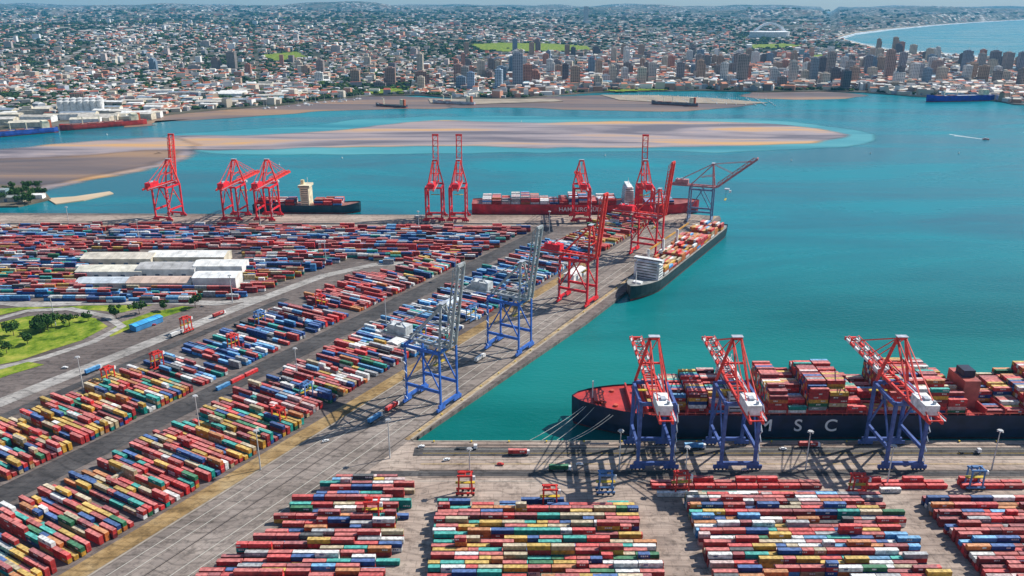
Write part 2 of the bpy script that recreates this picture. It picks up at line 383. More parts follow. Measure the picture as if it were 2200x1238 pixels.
def land_grid(name, px0, px1, step, near, far, rows, m):
    vs = []; fs = []; cols = []
    p = px0
    while p < px1 + .1: cols.append(p); p += step
    for i, p in enumerate(cols):
        d0 = near(p); d1 = far(p)
        # keep the bearing of the column while going out
        for j in range(rows + 1):
            d = d0 * (d1 / d0) ** (j / rows)
            dep = d * math.cos(R(PITCH)) + CAMZ * math.sin(R(PITCH)); x = (p - CXP) / FPX * dep
            vs.append((x, d, height(x, d) if 0 < j else 2.4))
        x = vs[i * (rows + 2)][0]; vs.append((x, d0, -3))
    n = rows + 2
    for i in range(len(cols) - 1):
        for j in range(rows):
            fs.append((i * n + j, (i + 1) * n + j, (i + 1) * n + j + 1, i * n + j + 1))
        fs.append((i * n + rows + 1, (i + 1) * n + rows + 1, (i + 1) * n, i * n))
    me = bpy.data.meshes.new(name); me.from_pydata(vs, [], fs); me.materials.append(m); me.update()
    for q in me.polygons: q.use_smooth = True
    o = bpy.data.objects.new(name, me); C.objects.link(o); o['kind'] = 'structure'; return o
def land_material():
    m = bpy.data.materials.new('settled_land'); m.use_nodes = True; n = m.node_tree.nodes; l = m.node_tree.links
    b = n['Principled BSDF']; b.inputs['Roughness'].default_value = .9; b.inputs['Specular IOR Level'].default_value = .1
    geo = n.new('ShaderNodeNewGeometry')
    big = n.new('ShaderNodeTexNoise'); big.inputs['Scale'].default_value = .0016; big.inputs['Detail'].default_value = 6
    l.new(geo.outputs['Position'], big.inputs['Vector'])
    cr = n.new('ShaderNodeValToRGB'); e = cr.color_ramp.elements
    e[0].position = .38; e[0].color = (.016, .032, .014, 1); e[1].position = .62; e[1].color = (.16, .13, .10, 1)
    x = e.new(.5); x.color = (.05, .062, .035, 1)
    l.new(big.outputs[0], cr.inputs[0])
    # roofs and plots of the settlement, a few tens of metres across
    mp = n.new('ShaderNodeMapping'); mp.inputs['Scale'].default_value = (1, .45, 1); l.new(geo.outputs['Position'], mp.inputs[0])
    vo = n.new('ShaderNodeTexVoronoi'); vo.inputs['Scale'].default_value = .028; l.new(mp.outputs[0], vo.inputs['Vector'])
    sp = n.new('ShaderNodeSeparateColor'); l.new(vo.outputs['Color'], sp.inputs[0])
    c2 = n.new('ShaderNodeValToRGB'); c2.color_ramp.interpolation = 'CONSTANT'; e = c2.color_ramp.elements
    e[0].position = 0; e[0].color = (.012, .028, .012, 1); e[1].position = .42; e[1].color = (.05, .045, .035, 1)
    for p, c in ((.55, (.22, .10, .07)), (.66, (.42, .38, .34)), (.78, (.14, .13, .13)), (.88, (.68, .66, .62))):
        x = e.new(p); x.color = (*c, 1)
    l.new(sp.outputs[0], c2.inputs[0])
    dn = n.new('ShaderNodeTexNoise'); dn.inputs['Scale'].default_value = .0009; dn.inputs['Detail'].default_value = 3
    l.new(geo.outputs['Position'], dn.inputs['Vector'])
    mr = n.new('ShaderNodeMapRange'); mr.inputs[1].default_value = .42; mr.inputs[2].default_value = .52
    mr.inputs[3].default_value = .25; mr.inputs[4].default_value = .85; l.new(dn.outputs[0], mr.inputs[0])
    mx = n.new('ShaderNodeMix'); mx.data_type = 'RGBA'; l.new(mr.outputs[0], mx.inputs[0]); l.new(cr.outputs[0], mx.inputs[6]); l.new(c2.outputs[0], mx.inputs[7])
    sx = n.new('ShaderNodeSeparateXYZ'); l.new(geo.outputs['Position'], sx.inputs[0])
    ms = n.new('ShaderNodeMapRange'); ms.inputs[1].default_value = 3600; ms.inputs[2].default_value = 6500; ms.inputs[3].default_value = .25; ms.inputs[4].default_value = 1; l.new(sx.outputs[1], ms.inputs[0])
    g0 = n.new('ShaderNodeValToRGB'); e = g0.color_ramp.elements; e[0].position = .4; e[0].color = (.05, .055, .035, 1); e[1].position = .6; e[1].color = (.20, .17, .14, 1); l.new(dn.outputs[0], g0.inputs[0])
    m3 = n.new('ShaderNodeMix'); m3.data_type = 'RGBA'; l.new(ms.outputs[0], m3.inputs[0]); l.new(g0.outputs[0], m3.inputs[6]); l.new(mx.outputs[2], m3.inputs[7])
    l.new(m3.outputs[2], b.inputs['Base Color'])
    return m
M_LAND = land_material()
nearf = lambda p: dist(interp(SHORE, p))
land_grid('city_land', -900, 1800, 20, nearf, lambda p: 30000, 90, M_LAND)
land_grid('beachfront_land', 1800, 2800, 20, nearf, lambda p: dist(interp(COAST_LO, p)), 40, M_LAND)
land_grid('coast_land', 1800, 2800, 20, lambda p: dist(interp(COAST_HI, p)), lambda p: 34000, 50, M_LAND)
# parks in the city, draped over the land
PARKS = [[(1010, 108), (1080, 104), (1180, 103), (1262, 105), (1272, 113), (1180, 118), (1090, 121), (1035, 119)], [(1600, 99), (1680, 95), (1730, 98), (1690, 104), (1620, 106)],
         [(780, 196), (860, 190), (905, 193), (890, 200), (800, 203)], [(1290, 195), (1400, 191), (1440, 194), (1330, 198)], [(1720, 120), (1790, 117), (1800, 124), (1735, 127)], [(560, 128), (640, 124), (660, 131), (590, 135)]]
for pk in PARKS:
    xs = [p[0] for p in pk]; ys = [p[1] for p in pk]; vs = []; fs = []
    def inp(x, y, P):
        c = False; j = len(P) - 1
        for i in range(len(P)):
            if (P[i][1] > y) != (P[j][1] > y) and x < (P[j][0] - P[i][0]) * (y - P[i][1]) / (P[j][1] - P[i][1]) + P[i][0]: c = not c
            j = i
        return c
    x = min(xs)
    while x < max(xs):
        y = min(ys)
        while y < max(ys):
            if inp(x + 2, y + .5, pk):
                i0 = len(vs)
                for dx, dy in ((0, 0), (4, 0), (4, 1), (0, 1)):
                    wx, wy = G(x + dx, y + dy, 3); vs.append((wx, wy, height(wx, wy) + 2.5))
                fs.append((i0, i0 + 3, i0 + 2, i0 + 1))
            y += 1
        x += 4
    me = bpy.data.meshes.new('park_lawn'); me.from_pydata(vs, [], fs); me.materials.append(M_GRASS); o = bpy.data.objects.new('park_lawn', me); C.objects.link(o); o['kind'] = 'structure'
# beach and surf
M_SAND = mat('beach_sand', (.55, .42, .28), .9, var=.15, scale=.01)
M_SURF = mat('surf_foam', (.8, .82, .82), .6, var=.2, scale=.02)
def coast_strip(name, tab, o0, o1, z, m, wob=0, px_end=2700):
    a = []; b = []
    p = tab[0][0]
    while p <= px_end:
        py = interp(tab, p)
        for lst, o, ph in ((a, o0, 0), (b, o1, 7)):
            d = dist(py) + o + wob * noise.noise((p / 9., ph, 0)); dep = d * math.cos(R(PITCH)) + CAMZ * math.sin(R(PITCH))
            lst.append(((p - CXP) / FPX * dep, d))
        p += 8
    return poly_sheet(name, a + b[::-1], z, m)
coast_strip('beach', COAST_HI, -120, 260, 3.4, M_SAND)
coast_strip('beach', COAST_LO, -160, 20, 3.9, M_SAND, 20)
coast_strip('surf', COAST_HI, -420, -190, .5, M_SURF, 70)
coast_strip('surf', COAST_HI, -700, -560, .5, M_SURF, 90, 2300)
coast_strip('surf', COAST_LO, 60, 130, .5, M_SURF, 30)
coast_strip('surf', COAST_LO, 210, 250, .5, M_SURF, 40, 2400)

# ---- sandbanks: sheets lying just above the water, with wet and dry sand
def sand_material(name, dry, wet, mud, thr, sc=.004):
    m = bpy.data.materials.new(name); m.use_nodes = True; n = m.node_tree.nodes; l = m.node_tree.links
    b = n['Principled BSDF']; b.inputs['Roughness'].default_value = .5; b.inputs['Specular IOR Level'].default_value = .35
    geo = n.new('ShaderNodeNewGeometry')
    mp = n.new('ShaderNodeMapping'); mp.inputs['Scale'].default_value = (.22, 1.5, 1); mp.inputs['Rotation'].default_value = (0, 0, .06)
    l.new(geo.outputs['Position'], mp.inputs[0])
    n1 = n.new('ShaderNodeTexNoise'); n1.inputs['Scale'].default_value = sc; n1.inputs['Detail'].default_value = 8; n1.inputs['Roughness'].default_value = .6
    n1.inputs['Distortion'].default_value = .8
    l.new(mp.outputs[0], n1.inputs['Vector'])
    cr = n.new('ShaderNodeValToRGB'); e = cr.color_ramp.elements
    e[0].position = .40; e[0].color = (*mud, 1); e[1].position = .62; e[1].color = (*dry, 1); x = e.new(.52); x.color = (*wet, 1)
    l.new(n1.outputs[0], cr.inputs[0]); l.new(cr.outputs[0], b.inputs['Base Color'])
    at = n.new('ShaderNodeAttribute'); at.attribute_name = 'edge'
    n3 = n.new('ShaderNodeTexNoise'); n3.inputs['Scale'].default_value = sc * 3; n3.inputs['Detail'].default_value = 6; l.new(mp.outputs[0], n3.inputs['Vector'])
    ad = n.new('ShaderNodeMath'); ad.operation = 'MULTIPLY_ADD'; ad.inputs[1].default_value = .7; l.new(n3.outputs[0], ad.inputs[0])
    l.new(at.outputs['Fac'], ad.inputs[2])
    mr = n.new('ShaderNodeMapRange'); mr.inputs[1].default_value = thr; mr.inputs[2].default_value = thr + .55; mr.interpolation_type = 'SMOOTHSTEP'
    l.new(ad.outputs[0], mr.inputs[0]); l.new(mr.outputs[0], b.inputs['Alpha'])
    return m
M_BANK = sand_material('sandbank_sand', (.62, .34, .12), (.38, .30, .29), (.15, .12, .13), .45, .006)
M_MUD = sand_material('mudflat_sand', (.36, .21, .11), (.21, .14, .11), (.12, .09, .085), .45)
M_SHOAL = sand_material('shoal_water', (.10, .36, .38), (.05, .28, .32), (.02, .20, .25), .5)
def bank(name, rim, z, m, inner=.6):
    """rim: pixel outline of the bank; the sheet carries edge = 0 at the rim, 1 inside"""
    pts = [G(a, b, 0) for a, b in rim]
    # densify
    P = []
    for i in range(len(pts)):                  # smooth closed curve with a ragged, tide-cut outline
        p0, p1, p2, p3 = (Vector(pts[(i + k) % len(pts)]) for k in (-1, 0, 1, 2))
        for k in range(14):
            t = k / 14; q = .5 * ((2 * p1) + (p2 - p0) * t + (2 * p0 - 5 * p1 + 4 * p2 - p3) * t * t + (3 * p1 - p0 - 3 * p2 + p3) * t ** 3)
            w_ = min(26, (p2 - p1).length * .06); P.append(q + Vector((noise.noise((q.x / 90, q.y / 60, 1)), noise.noise((q.x / 90, q.y / 60, 7)))) * w_)
    import bmesh
    bm = bmesh.new(); lay = bm.verts.layers.float.new('edge')
    n = len(P); ins = []
    # inset by distance scaled to thickness
    rings = []
    area = sum(P[i].x * P[(i + 1) % n].y - P[(i + 1) % n].x * P[i].y for i in range(n)); sgn = 1 if area > 0 else -1
    for k, e in enumerate((0, .5, 1)):
        ring = []
        for i in range(n):
            d = (P[(i + 4) % n] - P[i - 4]).normalized(); nrm = Vector((-d.y, d.x)) * sgn
            q = P[i] + nrm * (inner * 30 * k)
            v = bm.verts.new((q.x, q.y, z + .02 * k)); v[lay] = e; ring.append(v)
        rings.append(ring)
    for k in range(2):
        for i in range(n): bm.faces.new([rings[k][i], rings[k][(i + 1) % n], rings[k + 1][(i + 1) % n], rings[k + 1][i]])
    f = bm.faces.new(rings[2]); bmesh.ops.triangulate(bm, faces=[f])
    me = bpy.data.meshes.new(name); bm.to_mesh(me); bm.free(); me.materials.append(m)
    o = bpy.data.objects.new(name, me); C.objects.link(o); o['kind'] = 'structure'; return o
bank('shoal', [(372, 286), (600, 272), (830, 252), (1100, 248), (1400, 252), (1640, 256), (1800, 272), (1900, 292), (1830, 318), (1560, 328), (1250, 330), (900, 334), (640, 336), (470, 334), (380, 322), (346, 304)], .08, M_SHOAL, .6)
bank('sandbank', [(370, 290), (520, 289), (700, 280), (850, 264), (950, 257), (1150, 262), (1400, 258), (1600, 262), (1720, 270), (1830, 290), (1760, 309), (1600, 316), (1400, 319), (1150, 321), (1000, 316), (700, 320), (420, 326), (380, 308)], .2, M_BANK, .8)
bank('sandbank', [(-300, 330), (0, 318), (200, 300), (380, 293), (440, 310), (425, 340), (330, 368), (180, 396), (40, 425), (-300, 450)], .3, M_BANK, 1.)
bank('mudflat', [(300, 272), (326, 265), (475, 257), (600, 248), (712, 240), (860, 236), (960, 235), (1000, 222), (990, 214), (860, 206), (760, 205), (560, 218), (330, 246)], .35, M_MUD, .6)
bank('mudflat', [(960, 232), (1100, 233), (1290, 240), (1480, 240), (1630, 226), (1560, 214), (1300, 204), (1100, 210), (985, 214)], .4, M_MUD, .8)
bank('mudflat', [(-300, 345), (0, 338), (180, 330), (330, 318), (420, 322), (360, 352), (240, 380), (120, 402), (0, 415), (-300, 430)], .45, M_MUD, 1.2)
bank('mudflat', [(1590, 208), (1700, 215), (1800, 214), (1870, 206), (1800, 198), (1650, 194)], .3, M_MUD, .5)

# ---- tongue of land with the marina, and the left jetty
M_BEIGE = mat('beige_paving', (.34, .28, .21), .9, var=.25, scale=.02)
poly_sheet('marina_quay', [G(1290, 205, 0), G(1410, 206, 0), G(1530, 212, 0), G(1650, 222, 0), G(1600, 225, 0), G(1440, 222, 0), G(1330, 216, 0)], 2., M_BEIGE, skirt=-3)
poly_sheet('marina_quay', [G(920, 214, 0), G(1010, 214, 0), G(1190, 214, 0), G(1210, 219, 0), G(1000, 226, 0), G(925, 222, 0)], 2.2, M_BEIGE, skirt=-3)
poly_sheet('jetty_ground', [G(-300, 405, 0), G(-40, 398, 0), G(60, 402, 0), G(96, 414, 0), G(110, 430, 0), G(40, 446, 0), G(-300, 450, 0)], 2.4, mat('jetty_earth', (.16, .13, .09), .9, var=.35, scale=.03), skirt=-3)
poly_sheet('spit', [G(100, 428, 0), G(160, 424, 0), G(236, 413, 0), G(244, 417, 0), G(180, 432, 0), G(120, 440, 0)], 1.4, M_SAND, skirt=-2)
# ================================================================== CONTAINERS
KINDS_COL = {   # kind word -> side colour, roof colour made paler to paint in sunlight
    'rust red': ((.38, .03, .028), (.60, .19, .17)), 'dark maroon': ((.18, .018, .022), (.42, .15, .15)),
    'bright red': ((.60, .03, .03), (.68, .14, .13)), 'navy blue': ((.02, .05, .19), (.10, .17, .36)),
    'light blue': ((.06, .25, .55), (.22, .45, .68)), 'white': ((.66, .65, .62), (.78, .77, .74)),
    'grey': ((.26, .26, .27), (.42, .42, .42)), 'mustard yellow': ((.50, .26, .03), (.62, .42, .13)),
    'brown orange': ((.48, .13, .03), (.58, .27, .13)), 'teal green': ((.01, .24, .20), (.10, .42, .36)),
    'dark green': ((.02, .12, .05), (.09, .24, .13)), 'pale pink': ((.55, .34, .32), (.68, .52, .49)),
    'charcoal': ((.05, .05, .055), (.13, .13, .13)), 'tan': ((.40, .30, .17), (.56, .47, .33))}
PAL_MIX = [('rust red', 23), ('dark maroon', 16), ('bright red', 8), ('navy blue', 9), ('light blue', 6), ('white', 9), ('grey', 6),
           ('mustard yellow', 6), ('brown orange', 5), ('teal green', 5), ('dark green', 3), ('pale pink', 5), ('charcoal', 3), ('tan', 6)]
PAL_RED = [('rust red', 30), ('dark maroon', 20), ('bright red', 16), ('navy blue', 7), ('light blue', 5), ('white', 6), ('pale pink', 6), ('brown orange', 5), ('grey', 4)]
PAL_WHITE = [('white', 46), ('grey', 14), ('light blue', 10), ('navy blue', 6), ('tan', 10), ('rust red', 8), ('pale pink', 6)]
PAL_YEL = [('mustard yellow', 18), ('tan', 12), ('rust red', 22), ('bright red', 10), ('teal green', 9), ('navy blue', 8), ('white', 7), ('brown orange', 8), ('dark green', 4), ('dark maroon', 8)]
PAL_BLUE = [('navy blue', 24), ('light blue', 20), ('rust red', 16), ('white', 14), ('dark maroon', 8), ('grey', 8), ('charcoal', 5), ('teal green', 5)]
rc = random.Random(5)
def pick(pal):
    t = rc.uniform(0, sum(w for _, w in pal))
    for k, w in pal:
        t -= w
        if t <= 0: return k
    return pal[-1][0]
BOXES = []           # x, y, z, rot, length, kind, block
def inpoly(x, y, P):
    c = False; j = len(P) - 1
    for i in range(len(P)):
        if (P[i][1] > y) != (P[j][1] > y) and x < (P[j][0] - P[i][0]) * (y - P[i][1]) / (P[j][1] - P[i][1]) + P[i][0]: c = not c
        j = i
    return c
def visible(x, y, m=40):
    px = px_of(x, y); return -m < px < 2200 + m and y > 318
def field(block, ox, oy, rot, a0, a1, b0, b1, pal, fill=.85, hmax=3, pitch=3.9, keep=lambda x, y: True, aisle_a=0, aisle_b=0, aw=14, bw=9, mean=1.9, run=5):
    """rows of containers: length along direction `rot`, rows side by side across it"""
    ca, sa = math.cos(rot), math.sin(rot); b = b0; r = 0
    while b < b1:
        if aisle_b and r and r % aisle_b == 0: b += bw
        a = a0 + rc.uniform(0, 1.5); k = 0; on = rc.random() < fill; same = pick(pal); hh = mean + rc.uniform(-.6, .6)
        while a + 12.2 < a1:
            if aisle_a and k and k % aisle_a == 0: a += aw
            if rc.random() < .25: on = rc.random() < fill; hh = mean + rc.uniform(-.9, .9)
            short = rc.random() < .22; L = 6.06 if short else 12.19
            x = ox + (a + L / 2) * ca - b * sa; y = oy + (a + L / 2) * sa + b * ca
            if on and keep(x, y) and visible(x, y):
                h = max(1, min(hmax, int(round(hh + rc.uniform(-.6, .6)))))
                for t in range(h):
                    kind = same if rc.random() < .3 else pick(pal)
                    BOXES.append((x + rc.uniform(-.15, .15), y + rc.uniform(-.1, .1), PIER + .36 + t * 2.62, rot, L, kind, block, t == h - 1))
                if rc.random() < .25: same = pick(pal)
            a += L + .35; k += 1
        b += pitch; r += 1
# --- front berth blocks (rows parallel to the front quay)
sideline = lambda x, y: uv_of(x, y)[1] < -6
field('left', 0, 0, 0, -285, -58, 322, 432, PAL_MIX, .93, 3, 3.6, keep=lambda x, y: uv_of(x, y)[1] < 8 and y < 415 + (x + 262) * .05, aisle_a=0, mean=1.9)
field('centre', 0, 0, 0, -43, 82, 322, 395, PAL_YEL, .96, 4, 3.4, mean=2.4)
field('centre', 0, 0, 0, -8, 70, 395, 402, PAL_BLUE, .7, 2, 3.85, mean=1.3)
field('right', 0, 0, 0, 100, 222, 322, 401, PAL_MIX, .95, 4, 3.4, mean=2.4)
field('right', 0, 0, 0, 112, 200, 401, 411, PAL_MIX, .7, 2, 3.9, mean=1.3)
field('far right', 0, 0, 0, 238, 372, 322, 402, PAL_RED, .94, 3, 3.4, mean=2.2)
# the single line of red boxes behind the quay lanes
for x0, n in ((84, 8), (211, 4), (271, 3), (325, 3)):
    for k in range(n):
        for q in range(2):
            BOXES.append((x0 + k * 12.9 + 6 + rc.uniform(-.3, .3), 421 - q * 3.9, PIER + .36, 0, 12.19, 'bright red' if rc.random() < .85 else 'rust red', 'line', True))
            if rc.random() < .35 and q == 0: BOXES.append((x0 + k * 12.9 + 6, 421, PIER + .36 + 2.62, 0, 12.19, 'bright red', 'line', True))
for x, y in ((92, 409), (104, 409), (150, 405), (226, 413)): BOXES.append((x, y, PIER + .36, 0, 12.19, 'white', 'line', True))
# --- blocks along the side quay (rows across, stacked along the quay)
def uvfield(block, u0, u1, v0, v1, pal, **k):
    x, y = UV(0, 0); field(block, x, y, UANG + math.pi / 2, v0, v1, -u1, -u0, pal, **k)
uvfield('side', -235, -20, 76, 157, PAL_YEL, fill=.96, hmax=3, mean=1.9, aisle_b=11, bw=5, pitch=3.6)
uvfield('side', -20, 110, 82, 157, PAL_MIX, fill=.84, hmax=3, mean=1.7, aisle_b=13, bw=6, pitch=3.6)
uvfield('side', 110, 250, 78, 157, PAL_BLUE, fill=.78, hmax=2, mean=1.4, aisle_b=13, bw=6, pitch=3.6)
uvfield('side', 250, 470, 76, 155, PAL_BLUE, fill=.9, hmax=3, mean=1.7, aisle_b=13, bw=6, pitch=3.6)
uvfield('side', 470, 640, 66, 132, PAL_YEL, fill=.92, hmax=3, mean=1.8, aisle_b=13, bw=6, pitch=3.6)
uvfield('inner', -330, -25, 184, 262, PAL_YEL, fill=.96, hmax=3, mean=2.0, aisle_b=12, bw=5, pitch=3.6)
uvfield('inner', -15, 120, 186, 262, PAL_BLUE, fill=.75, hmax=2, mean=1.4, aisle_b=13, bw=7, pitch=3.6)
uvfield('inner', 120, 262, 186, 262, PAL_RED, fill=.85, hmax=3, mean=1.6, aisle_b=13, bw=6, pitch=3.6)
uvfield('inner', 262, 340, 186, 246, PAL_MIX, fill=.85, hmax=3, mean=1.6, aisle_b=13, bw=6, pitch=3.6)
# long blue and red line of boxes on the open paving
for k in range(6):
    for j in range(2):
        x, y = UV(30 + j * 2.7, 192 + k * 12.8); BOXES.append((x, y, PIER + .36, UANG + math.pi / 2, 12.19, ['light blue', 'navy blue', 'light blue', 'bright red', 'light blue', 'navy blue'][k], 'inner', True))
for k in range(3):
    x, y = UV(-8 + k * 14, 171); BOXES.append((x, y, PIER + .36, UANG, 12.19, ['light blue', 'bright red', 'bright red'][k], 'inner', True))
# --- far yard: rows parallel to the far quay
inner_edge = lambda x, y: uv_of(x, y)[1]
def far_keep(x, y):
    if 262 < uv_of(x, y)[0] < 345 and 180 < uv_of(x, y)[1] < 250: return False
    u, v = uv_of(x, y); px = px_of(x, y)
    if y > 1092 - 68: return False
    if v < 60 or v < 188 and u < 640: return False
    if u < 300 and v < 312: return False
    yy = CYP + FPX * math.tan(math.atan2(CAMZ - 3, y) - R(PITCH))
    if px < 500 and yy > 640: return False
    if 190 < px < 530 and 540 < yy < 628: return False
    return True
ya = 722
for k, (h, pal, fl) in enumerate(((36, PAL_BLUE, .8), (36, PAL_MIX, .85), (38, PAL_YEL, .8), (40, PAL_BLUE, .85), (40, PAL_MIX, .8), (34, PAL_RED, .9), (34, PAL_BLUE, .8), (34, PAL_RED, .85))):
    field('far', 0, 0, R(-1.2), -800, 330, ya, ya + h - 7, pal, fill=min(.96, fl + .1), hmax=3, mean=2.0, pitch=3.8, keep=far_keep, aisle_a=11, aw=16)
    ya += h
def west_keep(x, y):
    px = px_of(x, y); yy = CYP + FPX * math.tan(math.atan2(CAMZ - 3, y) - R(PITCH)); return px < 420 and 600 < yy < 652 and uv_of(x, y)[1] > 312
field('far', 0, 0, UANG + math.pi / 2, 0, 1, 0, 1, PAL_YEL)
field('far', 0, 0, 0, -640, -260, 735, 775, PAL_BLUE, fill=.7, hmax=2, mean=1.4, pitch=4.2, keep=west_keep, aisle_a=7)

M_BOX = attr_mat('container_paint', .6, corr=True, spec=.3, var=.42, vscale=.55)
def shade(c, f): return tuple(min(1, max(0, q * f)) for q in c)
def hash_k(k): return sum(ord(ch) * (i + 3) for i, ch in enumerate(k))
def box_mesh(mb, L, kind, f=1., cx=0, cy=0, cz=0, rot=0, frame=True):
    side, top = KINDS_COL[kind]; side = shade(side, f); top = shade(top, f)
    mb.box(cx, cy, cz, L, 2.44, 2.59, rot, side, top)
    if cy < 560:                                 # painted panels and worn patches on the long sides
        q = random.Random(int(cx * 31 + cy * 17 + cz * 7 + L) ^ hash_k(kind)); ca, sa = math.cos(rot), math.sin(rot)
        mk = (.62, .60, .56) if sum(side) < 1.5 else (.08, .12, .25)
        for s in (-1, 1):
            if q.random() < .55:
                n = q.choice((1, 3, 4)); wd = .75 if n > 1 else 2.2; x0 = q.choice((-L * .3, -n * .5, L * .12))
                for i in range(n):
                    a0, a1 = x0 + i * 1.05, x0 + i * 1.05 + wd; z0, z1 = cz + 1.05, cz + 1.95
                    P = lambda a, z: (cx + a * ca - s * 1.226 * sa, cy + a * sa + s * 1.226 * ca, z)
                    pts = [P(a0, z0), P(a1, z0), P(a1, z1), P(a0, z1)]; mb.quad(pts if s < 0 else pts[::-1], mk)
def rank(b):                                   # how large it shows: nearest and uppermost first
    return math.hypot(b[0], b[1]) - b[2] * 2 + (0 if b[7] else 60)
def in_view(b):
    yy = CYP + FPX * math.tan(math.atan2(CAMZ - b[2] - 2.6, b[1]) - R(PITCH)); return 0 < px_of(b[0], b[1]) < 2200 and yy < 1232
BOXES.sort(key=lambda b: (not in_view(b), rank(b)))
near_boxes, rest = BOXES[:300], BOXES[300:]
WHERE = {'left': 'the left front stacks', 'centre': 'the centre front block', 'right': 'the right front block', 'far right': 'the bottom right block',
         'line': 'the line behind the quay', 'side': 'the slanting stacks', 'inner': 'the inner slanting stacks', 'far': 'the far yard'}
EXT = {}
for b in near_boxes:
    e = EXT.setdefault(b[6], [1e9, -1e9, 1e9, -1e9]); e[0] = min(e[0], b[0]); e[1] = max(e[1], b[0]); e[2] = min(e[2], b[1]); e[3] = max(e[3], b[1])
proto = {}
M_STEEL = mat('container_steel', (.32, .32, .33), .5, metal=.4, var=.1)
for (x, y, z, rot, L, kind, block, top) in near_boxes:
    key = (kind, L)
    size = 'twenty-foot' if L < 7 else 'forty-foot'; lvl = 'on top' if top else 'low'
    bx0, bx1, by0, by1 = EXT[block]
    fx, fy = (x - bx0) / (bx1 - bx0 + .01), (y - by0) / (by1 - by0 + .01)
    zx = ('left', 'centre left', 'centre', 'centre right', 'right')[int(fx * 4.99)]; zy = ('front', 'middle', 'back')[int(fy * 2.99)]
    lab = f"{size} {kind} container, {'topmost' if top else 'stacked under'}, {zy} rows, {zx} of {WHERE[block]}"
    grp = lab.replace(' container,', ' containers,')
    if key not in proto:
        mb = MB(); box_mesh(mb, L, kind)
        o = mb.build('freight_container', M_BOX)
        side, tp = KINDS_COL[kind]; dm = MB()
        for s in (-1, 1):                       # door leaves with their lock bars
            dm.box(L / 2 + .02, s * .59, .16, .05, 1.1, 2.3, 0, shade(side, .85))
            for q in (.35, .85): dm.box(L / 2 + .07, s * q, .12, .05, .06, 2.36, 0, (.3, .3, .3))
        d = dm.build('door', M_BOX, o)
        fm = MB()
        for sx in (-1, 1):
            for sy in (-1, 1): fm.box(sx * (L / 2 - .08), sy * (1.22 - .06), 0, .2, .16, 2.62, 0, shade(side, .7))
        for sy in (-1, 1):
            fm.box(0, sy * 1.2, 0, L - .4, .1, .18, 0, shade(side, .7)); fm.box(0, sy * 1.2, 2.5, L - .4, .1, .12, 0, shade(tp, .8))
        fr = fm.build('frame', M_BOX, o)
        proto[key] = o; KIDS[o.name] = [d, fr]
        o.location = (x, y, z); o.rotation_euler = (0, 0, rot); tag(o, lab, 'container', grp)
    else:
        place_copy(proto[key], (x, y, z), rot + (math.pi if rc.random() < .5 else 0), lab, grp, 'container')
rest_mb = MB()
for (x, y, z, rot, L, kind, block, top) in rest:
    box_mesh(rest_mb, L, kind, rc.uniform(.75, 1.2), x, y, z, rot)

